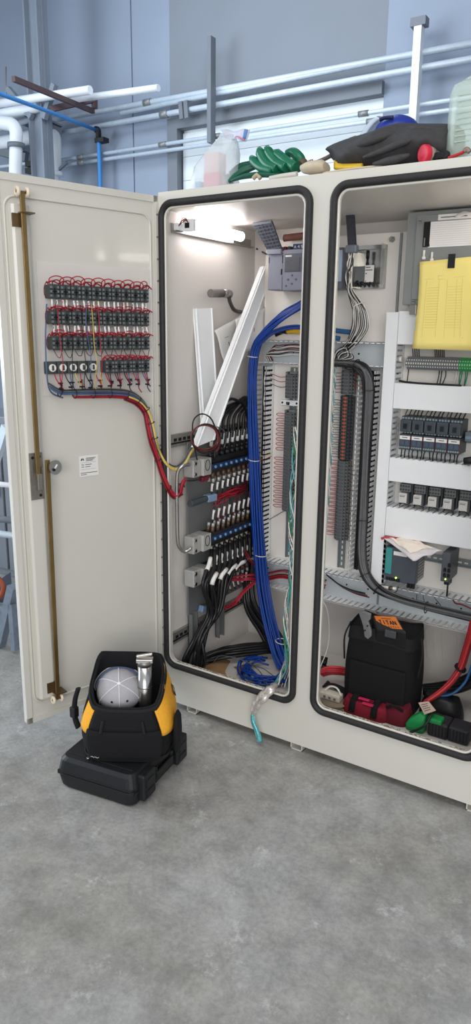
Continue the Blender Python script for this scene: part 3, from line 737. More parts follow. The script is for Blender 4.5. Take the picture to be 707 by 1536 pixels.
def din_rail(label, axis, a0, a1, c, w=.035, y=.600):
    mb = MB()
    def bx(al, ah, cl, ch, yl, yh, mi=0):
        if axis == 'z': mb.box((cl, yl, al), (ch, yh, ah), mi)
        else: mb.box((al, yl, cl), (ah, yh, ch), mi)
    bx(a0, a1, c-.0135, c+.0135, y-.002, y)
    for s in (-1, 1):
        bx(a0, a1, c+s*.0125-.001, c+s*.0125+.001, y-.0075, y-.002); bx(a0, a1, min(c+s*.0125, c+s*w/2), max(c+s*.0125, c+s*w/2), y-.0085, y-.0070)
    a = a0+.012
    while a+.014 < a1: bx(a, a+.014, c-.003, c+.003, y-.0024, y-.0018, 1); a += .025
    return tag(mb.build('din_rail', [mat('zinc_rail', (138, 146, 146), .45, .6, .06, 30), WHITEC]), label, 'mounting rail')
din_rail('vertical slotted steel rail under the terminals seen through the first opening', 'z', .52, 1.375, .2585)
din_rail('vertical slotted steel rail under the terminals beside the thick black bundle', 'z', .52, 1.385, .520)
din_rail('horizontal steel rail carrying the power supply and ethernet switch', 'x', .76, 1.28, .640, y=.598)
din_rail('horizontal steel rail carrying the contactors', 'x', .76, 1.28, 1.135)
# ---- terminal blocks stacked up a rail
TERM_P = [None, None]
def terminal(loc, label, kind, group):
    k = {'plain': 0, 'red': 1}[kind]
    if TERM_P[k] is not None: return dup(TERM_P[k], loc, label)
    L = Vector(loc); t = thing('terminal_block', label, 'terminal block', loc, group); TERM_P[k] = t
    def B(lo, hi, mi=0, mb=None): mb.box(L+Vector(lo), L+Vector(hi), mi)
    mb = MB()
    B((-.030, -.026, -.0070), (.030, -.008, .0070), 0, mb); B((-.021, -.038, -.0070), (.021, -.026, .0070), 0, mb); B((-.012, -.046, -.0070), (.012, -.038, .0070), 0, mb)
    B((-.027, -.0270, -.0035), (-.022, -.0255, .0035), 1, mb); B((.022, -.0270, -.0035), (.027, -.0255, .0035), 1, mb); B((-.019, -.039, -.003), (-.014, -.0375, .003), 1, mb); B((.014, -.039, -.003), (.019, -.0375, .003), 1, mb)
    mb.build('housing', [GREYDEV if kind == 'plain' else DKDEV, GRILLE], t)
    mb = MB(); hh = .005 if kind == 'plain' else .0018; B((-.0095, -.0468, -hh), (.0095, -.0455, hh), 0, mb); (B((-.0015, -.0470, -.0068), (.0025, -.0455, .0045), 0, mb) if kind == 'red' else None); mb.build('bridge_strip', mat('term_center', (88, 92, 92), .5) if kind == 'plain' else ORNGC, t)
    return t
def term_stack(X, z1, z0, n, where, kind='plain'):
    p = (z1-z0)/n
    for i in range(n):
        terminal((X, .598, z1-p*(i+.5)), f'{ORD[i]} terminal block from the top, {where}', kind, 'terminal blocks on the vertical rails')
GA = 'upper stack in the first opening'
term_stack(.2585, 1.345, 1.245, 7, 'in the upper short stack seen through the first opening')
term_stack(.2585, 1.185, .745, 29, 'in the long stack seen through the first opening')
term_stack(.520, 1.375, 1.275, 7, 'at the rail head beside the thick bundle')
term_stack(.520, 1.270, 1.005, 18, 'in the orange-bridged stack beside the thick black bundle', 'red')
term_stack(.520, 1.000, .655, 24, 'in the lower stack beside the thick black bundle')
# small end brackets and the white angle clip
for X, z in ((.2585, 1.352), (.2585, 1.190), (.520, 1.382)):
    mb = MB(); mb.box((X-.02, .562, z-.004), (X+.026, .592, z+.006)); mb.box((X-.03, .572, z-.004), (X+.034, .592, z+.003)); mb.cyl((X-.008, .562, z), (X-.008, .559, z), .004, 8, 1)
    tag(mb.build('end_bracket', [GREYDEV, GRILLE]), {1.352: 'grey end bracket on top of the upper terminal stack in the first opening', 1.190: 'grey end bracket on top of the long terminal stack in the first opening', 1.382: 'grey end bracket at the head of the rail beside the thick black bundle'}[z], 'end bracket')
mb = MB(); mb.box((.205, .575, 1.212), (.312, .598, 1.236), 0, None, .002)
for x in (.215, .238, .247, .285, .300): mb.cyl((x, .5752, 1.224), (x, .573, 1.224), .0045, 8, 1)
mb.box((.236, .573, 1.215), (.250, .5752, 1.220), 1)
tag(mb.build('rail_clip', [PVC_W, GRILLE]), 'white mounting clip between the two terminal stacks in the first opening', 'clip')
# red, grey and black loops beside the stacks
def sideloop(X0, X1, z, dz, m, label, group, r=.0013):
    return wire('loop_wire', label, 'wire', [(X0, .570, z+dz*.4), ((X0+X1*2)/3, .562, z+dz*.6), (X1, .560, z+dz*.1), ((X0+X1*2)/3, .562, z-dz*.5), (X0, .570, z-dz*.4)], r, m, group, 5, 4)
for i in range(20):
    z = 1.172-i*.0215
    if i == 8: continue
    sideloop(.230, .196 if i < 8 else .190, z, .011, REDC, f'{ORD[i]} red wire loop from the top beside the long terminal stack', 'red loops by the long stack', .0016)
for i in range(12):
    z = 1.245-i*.0205
    sideloop(.492, .464, z, .012, GREYC, f'{ORD[i]} grey wire loop from the top beside the orange-bridged stack', 'grey loops by the bridged stack', .0015)
for i in range(18):
    z = .992-i*.0185
    sideloop(.492, .452+jit(.004), z, .012, REDC, f'{ORD[i]} red wire loop from the top beside the lower stack', 'red loops by the lower stack', .0015)
for i, (z, m) in enumerate(((1.335, REDC), (1.315, REDC), (1.292, BLACKC))):
    wire('feed_wire', f'{ORD[i]} feed wire from duct to the upper terminal stack in the first opening', 'wire', [(.150, .57, z+.01), (.18, .55, z+.008), (.21, .56, z-.002), (.232, .57, z)], .0016, m, 'feed wires to the upper stack', 5)
for i in range(7):
    z = 1.362-i*.013
    wire('feed_wire', f'{ORD[i]} feed wire reaching the rail head beside the thick bundle', 'wire', [(.40, .57, z+.006), (.44, .56, z+.004), (.47, .565, z-.002), (.495, .57, z)], .0014, [DKRED, REDC, DKRED, BLACKC][i % 4], 'feed wires to the rail head', 5)
    if i < 5: wire('feed_wire', f'{ORD[i]} feed wire between the rail head and the duct with the thick bundle', 'wire', [(.545, .57, z), (.565, .56, z-.004), (.59, .56, z-.002)], .0017, [REDC, REDC, BLACKC][i % 3], 'feed wires out of the rail head', 5)
for i in range(18):
    z = 1.165-i*.0225
    wire('stub_wire', f'{ORD[i]} black stub wire on the pillar side of the long stack', 'wire', [(.284, .57, z), (.300, .56, z-.010), (.322, .565, z-.016)], .0016, BLACKC, 'stub wires by the pillar', 5)
for i in range(20):
    z = .985-i*.017
    wire('stub_wire', f'{ORD[i]} dark stub wire between the lower stack and the slotted duct', 'wire', [(.545, .57, z), (.562, .562, z-.004), (.585, .565, z-.003)], .0013, GREYC if i % 2 else DKRED, 'stub wires into the duct', 5)
# wires lying in the top duct and left duct
for i in range(8):
    a, m = random.random(), [WHITEC, BLACKC, WHITEC, GREYC, DKRED, WHITEC, BLACKC, DKRED][i]
    zz = 1.41+.010*i*.6
    wire('duct_wire', f'{["white","black","white","grey","dark red","white","black","dark red"][i]} wire lying in the top duct, {ORD[i]} from its lower edge', 'wire',
         [(.135+.004*i, .575, 1.400), (.128+.003*i, .568, 1.42+.002*i), (.150+.004*i, .56, zz+.012), (.20, .56, zz+.014+jit(.004)), (.27, .56, zz+.020+jit(.006)), (.38, .56, zz+.012), (.46, .56, zz+.004)], .0024, m, 'wires in the top duct', 6)
for i, m in enumerate((WHITEC, BLACKC, DKRED)):
    wire('duct_wire', f'{["white","black","dark red"][i]} wire hanging in the open duct beside the blue bundle', 'wire', [(.138+.004*i, .57, 1.37), (.130+.004*i, .56, 1.32), (.138, .555, 1.27+.01*i), (.130+.005*i, .56, 1.22), (.140, .565, 1.16-.02*i), (.136, .57, 1.10)], .002, m, None, 5)
for i, m in enumerate((YELC, ORNGC)):
    wire('duct_wire', f'{["yellow","orange"][i]} wire crossing out of the duct beside the blue bundle', 'wire', [(.108, .53, .985-.012*i), (.14, .545, .985-.014*i), (.17, .57, .995-.012*i)], .002, m, None, 5)
dbk = thing('duct_shade_cables', 'black cables added as shade behind the slots of the duct beside the blue bundle', 'cables', (.13, .59, .55))  # added cables stand in for the shade inside the duct
for k in range(5): MB().tube([(.1125+.0098*k, .588-.004*(k % 2), .53), (.1125+.0098*k+jit(.001), .587-.004*(k % 2), .95), (.1125+.0098*k, .588-.004*(k % 2), 1.375)], .0048, 7).build('cable', BLACKC, dbk)
dbk = thing('duct_shade_cables', 'black cables added as shade behind the slots of the duct with the thick bundle', 'cables', (.62, .59, .55))  # same added dark filling, so these slots look shaded too
for k in range(7): MB().tube([(.588+.0098*k, .588-.004*(k % 2), .53), (.588+.0098*k+jit(.001), .587-.004*(k % 2), .95), (.588+.0098*k, .588-.004*(k % 2), 1.375)], .0048, 7).build('cable', BLACKC, dbk)
# red bundle in the bottom duct and over towards the manifolds
rb = thing('red_wire_bundle', 'dark red wire bundle lying in the bottom duct and reaching to the manifolds', 'wire bundle', (.3, .57, .42))
for k in range(10):
    o = Vector((0, jit(.012), jit(.018)))
    MB().tube([xp(338, 866, .09)+o*.4, xp(352, 868, .11)+o*.6, yp(376, 866, .40)+o*.7, yp(398, 866, .53)+o, Vector((.25, .565, .445))+o, Vector((.36, .565, .440))+o, Vector((.46, .57, .435))+o], .0028, 6).build('wire', DKRED if k % 3 else REDC, rb)
for k in range(3):
    o = Vector((jit(.008), 0, jit(.006)))
    MB().tube([xp(366, 820, .10)+o, yp(374, 838, .40)+o, yp(386, 850, .47)+o, yp(398, 858, .53)+o], .0028, 6).build('wire', DKRED, rb)
for k in range(4):
    o = Vector((jit(.006), jit(.006), jit(.008)))
    MB().tube([yp(388, 868, .50)+o, xp(366, 888, .12)+o, xp(352, 905, .10)+o, xp(338, 912, .09)+o], .0028, 6).build('wire', REDC, rb)
ring(rb, (.30, .56, .44), (1, 0, 0), .024, .002, WHITEC)
# ---- blue network cable bundle
bb = thing('blue_cable_bundle', 'thick bundle of bright blue network cables hanging from the controller to the floor', 'cable bundle', (.12, .48, .3))
main = [(yp(482, 436, .51), .016), (yp(455, 456, .50), .022), (yp(425, 474, .48), .026), (yp(400, 497, .47), .022), (yp(385, 520, .465), .018), (yp(379, 560, .46), .017), (yp(379, 620, .46), .018), (yp(382, 700, .46), .022),
        (yp(387, 790, .455), .024), (yp(393, 860, .45), .026), (yp(402, 920, .43), .028), (yp(416, 975, .41), .028), (yp(426, 1000, .38), .026)]
COILB = (.36, .36, .09)
for k in range(26):
    a = random.uniform(0, 2*PI); q = math.sqrt(random.random()); pts = []
    for i, (p, sp) in enumerate(main):
        a += jit(.3); pts.append(p+Vector((math.cos(a)*q*sp*1.15, math.sin(a)*q*sp, math.sin(a)*q*sp*(.9 if i < 4 else .2))))
    if k % 2:   # tails curl into a flat coil on the cabinet floor
        t0 = random.uniform(-.4, .4); rx, ry = random.uniform(.075, .13), random.uniform(.07, .12)
        cx, cy = .33+jit(.012), .30+jit(.02)
        for j in range(random.randint(6, 10)):
            t = t0+.9-j*.62; pts.append(Vector((cx+rx*math.cos(t), cy+ry*math.sin(t), .082+random.random()*.035)))
    MB().tube(pts, .0042, 6, 0, 5).build('cable', BLUEC, bb)
for k in range(3):
    o = Vector((0, jit(.01), jit(.008)))
    MB().tube([yp(470, 494, .55)+o, yp(448, 490, .54)+o, yp(425, 493, .51)+o, yp(404, 503, .48)+o, yp(386, 526, .465)+o, yp(380, 570, .46)+o], .0042, 6).build('cable', BLUEC, bb)
for (px, py), r in (((379, 535), .021), ((381, 690), .024), ((391, 832), .028), ((423, 962), .028)):
    ring(bb, yp(px, py, .455 if py < 900 else .41), (0.1, 0, 1), r, .0018, WHITEC)
# ---- tools lying on top of the top duct
t = thing('screwdriver', 'yellow and black screwdriver lying on the top duct under the blue cables', 'screwdriver', (.2, .56, 1.488))
a, b = yp(462, 497, .545), yp(431, 497, .545); mb = MB()
d = (b-a); mb.tube([a-d*.6, a, a+d*.5, b], .0105, 10); mb.build('handle', mat('yellow_grip', (216, 168, 36), .45, 0, .04, 40), t)
MB().tube([b, b+d*.2, b+d*.5], .012, 10, taper=lambda u: 1-.4*u).build('ferrule', BLACKP, t)
c = b+d*.5; MB().tube([c, yp(400, 506, .56), yp(388, 509, .56)], .005, 8).build('shaft', BLACKP, t)
t = thing('side_cutter', 'dark pliers head lying behind the yellow screwdriver', 'pliers', yp(420, 500, .575))
MB().beam(yp(432, 493, .57), yp(413, 502, .57), .02, .012, (0,1,0), ch=.002).build('jaw', BLACKP, t); MB().beam(yp(462, 490, .575), yp(432, 494, .575), .010, .010, (0,1,0), ch=.002).build('handle', BLACKP, t)
t = thing('pliers', 'pliers with two blue handles lying on the top duct beside the pillar', 'pliers', yp(515, 502, .55))
BLH = mat('petrol_blue_grip', (40, 92, 134), .45, 0, .06, 40)
MB().tube([yp(482, 493, .55), yp(505, 496, .55), yp(528, 498.5, .55)], .010, 10, flat=((0,0,1), .7)).build('handle', BLH, t)
MB().tube([yp(482, 505, .54), yp(498, 506, .54), yp(510, 508, .54)], .010, 10, flat=((0,0,1), .7)).build('handle', BLH, t)
MB().beam(yp(484, 494, .55), yp(472, 499, .55), .03, .012, (0,1,0), ch=.002).build('joint', STEEL, t)
# ---- programmable controller on the plate behind the pillar
PG = mat('controller_grey', (134, 138, 152), .5, 0, .04, 40); PGD = mat('controller_dark', (94, 98, 110), .5, 0, .05, 40)
Yq = .465
a, b = yp(402, 380, Yq), yp(462, 436, Yq)
px0, px1, pz0, pz1 = a.x, .537, 1.682, 1.838
t = thing('plc_controller', 'grey programmable controller with small display and raised ribbed flap', 'controller', ((px0+px1)/2, .6, pz0))
MB().box((px0, .53, pz0+.01), (px1, .60, pz1-.012)).build('back_rail', STEEL, t)
xa = yp(425, 400, Yq).x; xb = yp(457, 400, Yq).x
m1 = MB(); m1.box((px0, Yq+.004, pz0+.004), (xa-.002, .56, pz1-.008), 0, None, .004); m1.box((px0+.062, Yq+.001, pz0+.002), (xa-.004, Yq+.008, pz0+.055), 0, None, .002)
mod = m1.build('power_module', PG, t)
m = MB(); m.box((px0+.064, Yq-.003, pz0+.062), (xa-.006, Yq+.006, pz0+.084)); m.box((px0+.066, Yq+.002, pz1-.05), (px0+.069, Yq+.006, pz1-.02)); m.box((px0+.004, Yq+.002, pz1-.048), (px0+.007, Yq+.006, pz1-.025)); m.build('front_slot', BLACKP, mod)
m = MB(); m.box((xa, Yq-.004, pz0+.0), (xb, .56, pz1), 0, None, .004); cpu = m.build('processor_module', PG, t)
zs0, zs1 = pz0+.075, pz1-.022
m = MB(); m.box((xa+.010, Yq-.007, zs0-.004), (xb-.012, Yq-.003, zs1+.006), 0, None, .0015); m.build('display_bezel', PGD, cpu)
m = MB(); m.box((xa+.014, Yq-.009, zs0), (xb-.018, Yq-.006, zs1-.010)); m.build('display', mat('dim_screen', (96, 98, 104), .25, 0, .08, 30), cpu)
m = MB(); m.box((xa+.014, Yq-.009, zs1-.006), (xa+.042, Yq-.006, zs1)); m.build('name_strip', WHITEC, cpu)
xm, zm = (xa+xb)/2-.004, pz0+.040
for dx, dz in ((0, .018), (0, -.014), (-.018, .002), (.018, .002), (-.026, -.022)):
    m = MB(); m.cyl((xm+dx, Yq-.004, zm+dz), (xm+dx, Yq-.007, zm+dz), .0042, 10); m.build('key', PGD, cpu)
for i in range(6):
    x0 = xb+.002+i*.027; x1 = min(px1, x0+.0255)
    if x1-x0 < .012: break
    m = MB(); m.box((x0, Yq+.004, pz0+.002), (x1, .56, pz1-.002), 0, None, .003); io = m.build('io_module', PGD, t)
    m = MB(); m.box((x0+.004, Yq+.001, pz0+.03), (x1-.003, Yq+.005, pz1-.012)); m.build('front_label', mat('pale_blue_label', (160, 176, 196), .45, 0, .04, 30), io)
# raised ribbed flap hinged on the first module
h0, h1 = Vector((px0+.002, Yq, pz1-.006)), Vector((xa-.004, Yq, pz1-.006))
f0, f1 = yp(380, 336, .40), yp(408, 332, .40)
m = MB(); m.add([h0, h1, f1, f0], [(0,1,2,3)]); nn = (h1-h0).cross(f0-h0).normalized()*.006
if nn.dot(EYE-h0) > 0: nn = -nn
m = MB(); m.add([h0, h1, f1, f0, h0+nn, h1+nn, f1+nn, f0+nn], [(0,1,2,3),(7,6,5,4),(0,4,5,1),(1,5,6,2),(2,6,7,3),(3,7,4,0)])
flap = m.build('raised_flap', mat('flap_dark', (78, 82, 94), .5, 0, .05, 40), t)
m = MB()
for k in range(1, 9):
    for (qa, qb) in ((lambda u: h0.lerp(f0, u), lambda u: h1.lerp(f1, u)),):
        u = k/9; m.beam(qa(u)-nn*.25, qb(min(1, u+.05))-nn*.25, .004, .004, nn)
for k in range(1, 5):
    u = k/5; m.beam(h0.lerp(h1, u)-nn*.15, f0.lerp(f1, u)-nn*.15, .0025, .004, nn)
m.build('rib_pattern', mat('flap_rib', (104, 108, 120), .5), flap)
m = MB(); m.beam(f0, f1, .010, .012, nn, ch=.002); m.build('flap_edge', PG, flap)
m = MB(); m.beam(h0+Vector((0,-.006,0)), h1+Vector((0,-.006,0)), .016, .02, (0,0,1), ch=.003); m.build('flap_hinge', PG, flap)
# plugs and cables above the controller
t = thing('red_cable_sleeve', 'reddish brown cable sleeve lying above the controller', 'cable', yp(445, 358, .57))
MB().tube([yp(428, 357, .57), yp(445, 355, .57), yp(475, 352, .57)], .014, 10).build('sleeve', mat('brown_sleeve', (120, 76, 66), .6, 0, .06, 30), t); MB().cyl(yp(428, 357, .57), yp(427, 357, .57), .015, 10).build('end_ring', BROWNF, t)
NAVY = mat('navy_print', (52, 72, 112), .5)
t = thing('memory_module', 'blue module with white characters above the controller', 'module', (.31, .52, pz1))
p0, p1 = yp(440, 366, .5), yp(460, 374, .5)
MB().box((p0.x, .50, pz1+.001), (p1.x+.03, .55, p0.z)).build('body', NAVY, t)
m = MB()
for k, g in enumerate('A4S'):
    x = p0.x+.006+k*.016; z = (p0.z+pz1)/2-.004
    for seg in {'A': [((0,0),(.004,.010)), ((.004,.010),(.008,0)), ((.002,.004),(.006,.004))], '4': [((.006,0),(.006,.010)), ((.006,.010),(0,.004)), ((0,.004),(.008,.004))], 'S': [((0,.001),(.007,.001)), ((.007,.001),(.007,.005)), ((.007,.005),(0,.005)), ((0,.005),(0,.010)), ((0,.010),(.007,.010))]}[g]:
        m.beam((x+seg[0][0], .499, z+seg[0][1]), (x+seg[1][0], .499, z+seg[1][1]), .0018, .0012, (0,1,0))
m.build('lettering', WHITEC, t)
for k in range(3):
    tag(MB().box((.225+k*.02, .49, pz1+.001), (.238+k*.02, .54, pz1+.016), 0, None, .003).build('cable_plug', DKRED if k == 1 else DKDEV), f'{ORD[k]} small plug beside the raised flap on top of the controller', 'plug')
wire('brown_wire', 'short brown wire poking past the corner beside the raised flap', 'wire', [xp(385, 373, .02), xp(392, 377, .03), yp(400, 381, .59)], .004, BROWNF)
# ---- tube light on a rail along the side wall
t = thing('tube_light', 'lit fluorescent tube lamp on a grey rail along the cabinet side wall', 'lamp', (.03, .3, 1.86))
mb = MB(); mb.box((.0085, .06, 1.872), (.014, .62, 1.905)); mb.box((.014, .06, 1.872), (.030, .62, 1.876)); mb.build('rail', ZINC, t)
mb = MB(); mb.box((.014, .07, 1.880), (.034, .115, 1.905), 0, None, .002); mb.box((.014, .11, 1.876), (.028, .46, 1.892)); mb.build('ballast', PVC_W, t)
TUBEM = bpy.data.materials.new('lit_tube'); TUBEM.use_nodes = True
bn = TUBEM.node_tree.nodes['Principled BSDF']; bn.inputs['Emission Color'].default_value = (1, .93, .92, 1); bn.inputs['Emission Strength'].default_value = 11
tn = TUBEM.node_tree.nodes.new('ShaderNodeTexNoise'); tn.inputs['Scale'].default_value = 6; rr = TUBEM.node_tree.nodes.new('ShaderNodeMapRange'); rr.inputs['To Min'].default_value = 10.5; rr.inputs['To Max'].default_value = 11.5
TUBEM.node_tree.links.new(tn.outputs['Fac'], rr.inputs['Value']); TUBEM.node_tree.links.new(rr.outputs['Result'], bn.inputs['Emission Strength'])
MB().cyl((.066, .115, 1.898), (.066, .455, 1.898), .0185, 20).build('glowing_tube', TUBEM, t)
mb = MB(); mb.box((.034, .098, 1.878), (.084, .116, 1.920), 0, None, .003); mb.box((.046, .096, 1.889), (.066, .099, 1.907), 1); mb.build('lamp_holder', [PVC_W, BLACKP], t)
MB().cyl((.062, .455, 1.898), (.062, .466, 1.898), .0195, 20).build('lamp_holder', PVC_W, t)
for k in range(3): MB().tube([(.03, .075+.004*k, 1.892), (.045, .08, 1.905+.006*k), (.055, .09, 1.915+.004*k), (.06, .10, 1.908)], .002, 5).build('lead', DKRED if k < 2 else WHITEC, t)
t2 = dup(t, (W_C-.03, .26, 1.86), 'unseen fluorescent tube added on the far side wall to light the second bay')  # unseen second tube, added because this bay was too dark
t2.scale = (-1, 1, 1)
# ---- crank handle on the side wall
t = thing('crank_handle', 'dark grip crank handle mounted on the cabinet side wall', 'handle', (.03, .38, 1.6))
a, b = xp(316, 440, .06), xp(334, 440, .06)
MB().cyl(a, b, .016, 16).build('grip', mat('grip_grey', (118, 113, 110), .6, 0, .08, 80), t)
c = xp(343, 441, .06); MB().cyl(b, c+(c-b)*.2, .0165, 14).build('collar', STEEL, t)
MB().tube([xp(343, 441, .055), xp(345, 452, .05), xp(350, 463, .045), xp(356, 467, .035), xp(362, 468, .018)], .008, 10).build('crank_arm', mat('dark_steel', (104, 100, 98), .35, .85, .06, 40), t)
# ---- papers tucked by the wall
for k, (q, lab) in enumerate((([xp(322, 496, .05), xp(338, 546, .05), xp(374, 536, .05), xp(372, 466, .05)], 'crumpled white drawing sheet tucked behind the long duct cover'),
                             ([xp(352, 480, .06), xp(352, 536, .06), yp(394, 518, .56), yp(397, 462, .56)], 'second white sheet curling over the crumpled drawing sheet'))):
    t = thing('paper_sheet', lab, 'paper', q[1])
    fn = lambda u, v, q=q, k=k: q[0].lerp(q[3], u).lerp(q[1].lerp(q[2], u), v)+Vector((.005*math.sin(u*5+k*2)+.003*math.sin(v*7+u*3), -.004*math.sin(u*PI)*(1+k), .002*math.sin(v*6+u*8)))
    MB().sheet(fn, 14, 10, .0006).build('sheet', PAPER, t)
    mb = MB()
    for (u, v, du, dv) in (((.15,.75,.05,.16),(.30,.45,.02,.14),(.55,.35,.02,.12),(.6,.6,.015,.12),(.72,.4,.03,.015),(.2,.3,.12,.01)) if k == 0 else ((.6,.35,.015,.16),(.66,.32,.012,.18),(.72,.45,.02,.1),(.3,.4,.1,.01))):
        p = [Vector(fn(u+a*du, v+b*dv))for a, b in ((0,0),(1,0),(1,1),(0,1))]
        p = [x+(EYE-x).normalized()*.0025 for x in p]; mb.add(p+[x-(EYE-x).normalized()*.0008 for x in p], [(0,1,2,3),(7,6,5,4),(0,4,5,1),(1,5,6,2),(2,6,7,3),(3,7,4,0)])
    mb.build('printing', INK if k == 0 else mat('pink_ink', (190, 120, 130), .8), t)
# ---- loose duct covers leaning inside
def channel(label, q, lip, m):
    """a duct cover: flat face with two folded lips; q = four corners bl, br, tr, tl"""
    t = thing('duct_cover', label, 'duct cover', q[0]); nn = (q[1]-q[0]).cross(q[3]-q[0]).normalized()
    if nn.dot(EYE-q[0]) < 0: nn = -nn
    ex = (q[1]-q[0]).normalized()
    def slab(pts, th, off=Vector()): 
        return [p+off for p in pts]+[p+off-nn*th for p in pts]
    F = [(0,1,2,3),(7,6,5,4),(0,4,5,1),(1,5,6,2),(2,6,7,3),(3,7,4,0)]
    MB().add(slab(q, .002), F).build('face', m, t)
    for a, b, d in ((0, 3, 1), (1, 2, -1)):
        pts = [q[a], q[a]+ex*.003*d, q[b]+ex*.003*d, q[b]]; pts2 = pts
        MB().add(slab(pts, lip), F).build('folded_lip', m, t)
        k = [q[a]+ex*d*.009, q[a]+ex*d*.015, q[b]+ex*d*.011, q[b]+ex*d*.007]
        MB().add(slab(k, .006, nn*.005), F).build('edge_bead', m, t)
    return t
channel('short white duct cover leaning flat against the cabinet side wall', [xp(305, 650, .06), xp(330, 640, .06), xp(319, 462, .014), xp(292, 463, .014)], .010, PVC_W)
channel('long white duct cover slanting from the manifolds up to the plate corner', [xp(293, 671, .13), xp(323, 659, .14), yp(398, 440, .56), yp(396.5, 399, .56)], .022, PVC_W)
# ================================================================ valve manifolds on the side wall
SIDEP = mat('bare_steel_plate', (128, 130, 130), .5, .45, .06, 14)
t = thing('manifold_plate', 'bare grey steel plate on the side wall carrying the valve manifolds', 'plate', (.03, .37, .2))
MB().box((.0255, .130, .34), (.031, .60, 1.085)).build('plate', SIDEP, t)
for y in (.135, .345):
    mb = MB(); mb.box((.0255, y, .07 if y < .2 else .16), (.0285, y+.042, .345)); mb.box((.0255, y, .07 if y < .2 else .16), (.047, y+.004, .345)); mb.box((.0255, y+.038, .07 if y < .2 else .16), (.047, y+.042, .345))
    for k in range(6): mb.cyl((.0285, y+.021, .20+k*.026), (.030, y+.021, .20+k*.026), .004, 8, 1)
    mb.build('upright_channel', [SIDEP, GRILLE], t)
BLUEP = mat('valve_blue', (38, 78, 140), .45, 0, .08, 40)
PALEB = mat('pale_blue_plastic', (126, 150, 180), .45, 0, .06, 40)
ALU = mat('cast_grey', (188, 187, 183), .42, .35, .05, 30)
def manifold(z, label, flip=False, X=.0312, y0=.135, y1=.530, n=8):
    """valve terminal along the side wall; the fittings hang below (or stand above when flipped)"""
    t = thing('valve_manifold', label, 'valve manifold', (X, (y0+y1)/2, z)); s = -1 if not flip else 1
    # end block with ports
    mb = MB(); mb.box((X, y0-.035, z-.036), (X+.050, y0+.012, z+.036), 0, None, .004)
    for dz in (-.022, .022): mb.cyl((X+.050, y0-.022, z+dz), (X+.053, y0-.022, z+dz), .009, 12, 1); mb.cyl((X+.053, y0-.022, z+dz), (X+.0535, y0-.022, z+dz), .0055, 12, 2)
    eb = mb.build('end_block', [ALU, STEEL, GRILLE], t)
    mb = MB(); mb.box((X, y0+.014, z-.034), (X+.064, y0+.072, z+.036), 0, None, .003)
    pr = [(.0005,.0)]; mb.tube([(X+.0645, y0+.043+.016*math.cos(a), z+.008+.022*math.sin(a)) for a in [2*PI*k/14 for k in range(14)]], .0015, 5, 1, 1, True)
    mb.build('interface_block', [ALU, GRILLE], t)
    ys, ye = y0+.074, y1; p = (ye-ys)/n
    mb = MB(); mb.box((X, ys, z-.030), (X+.05, ye, z+.030)); mb.box((X+.05, ys, min(z, z+s*.030)), (X+.062, ye, max(z, z+s*.030))); mb.build('valve_body', BLACKP, t)
    mb = MB(); mb.box((X+.062, ys, z+s*.006-.012), (X+.066, ye, z+s*.006+.012), 0, None, .002)
    sb = mb.build('blue_strip', mat('deep_blue_plastic', (28, 44, 78), .45, 0, .06, 40), t)
    for k in range(n):
        y = ys+p*(k+.5)
        m = MB(); m.cyl((X+.066, y, z+s*.006), (X+.071, y, z+s*.006), .0062, 10); m.build('override_button', mat('light_blue_button', (110, 164, 214), .4), t)
        # fitting pair
        for j in (0, 1):
            zb = z+s*.030; xx = X+.030+j*.022
            m = MB(); m.cyl((xx, y, zb), (xx+.004, y, zb+s*.026), .0082, 10); m.cyl((xx+.004, y, zb+s*.026), (xx+.006, y, zb+s*.042), .0068, 10, 1); m.build('push_fitting', [BROWNF, ALU], t)
    return t, [ys+p*(k+.5) for k in range(n)]
M1, Y1 = manifold(.985, 'upper valve manifold, its fittings pointing down, under the white duct cover end')
M2, Y2 = manifold(.665, 'middle valve manifold with fittings pointing up and hoses leaving below', True)
M3, Y3 = manifold(.520, 'lowest valve manifold, half hidden behind the black hoses')
HOSE = mat('black_hose', (24, 24, 26), .35, 0, .1, 40)
def sleeve(t, a, b, r=.0075):
    MB().tube([a, b], r, 8, 0, 1).build('marker_sleeve', SL, t)
# electrical plugs and hoses on top of manifold 1, looping over the back
pb = thing('hose_bundle', 'black hoses with white markers rising from the upper manifold plugs and looping back', 'hose bundle', (.075, .4, 1.0))
for i, y in enumerate(Y1):
    top = Vector((.075, y, 1.020))
    mb = MB(); mb.cyl(top-Vector((0,0,.004)), top+Vector((0,0,.014)), .0115, 10); mb.cyl(top+Vector((0,0,.014)), top+Vector((0,0,.030)), .0085, 10); mb.build('plug', BLACKP, pb)
    a = top+Vector((.000, 0, .030))
    pts = [a, a+Vector((.004, .004, .06)), a+Vector((.004, .012, .12)), Vector((.085, y+.05+.015*(7-i)*.4, 1.215+jit(.012))), Vector((.080, .48+.006*i, 1.235+jit(.01))), Vector((.070, .56, 1.16+jit(.01))), Vector((.06, .58, 1.02)), Vector((.055, .59, .85))]
    h = MB().tube(pts, .0066, 8).build('hose', HOSE, pb)
    sleeve(h, a+Vector((.001, .001, .012)), a+Vector((.0035, .005, .058)))
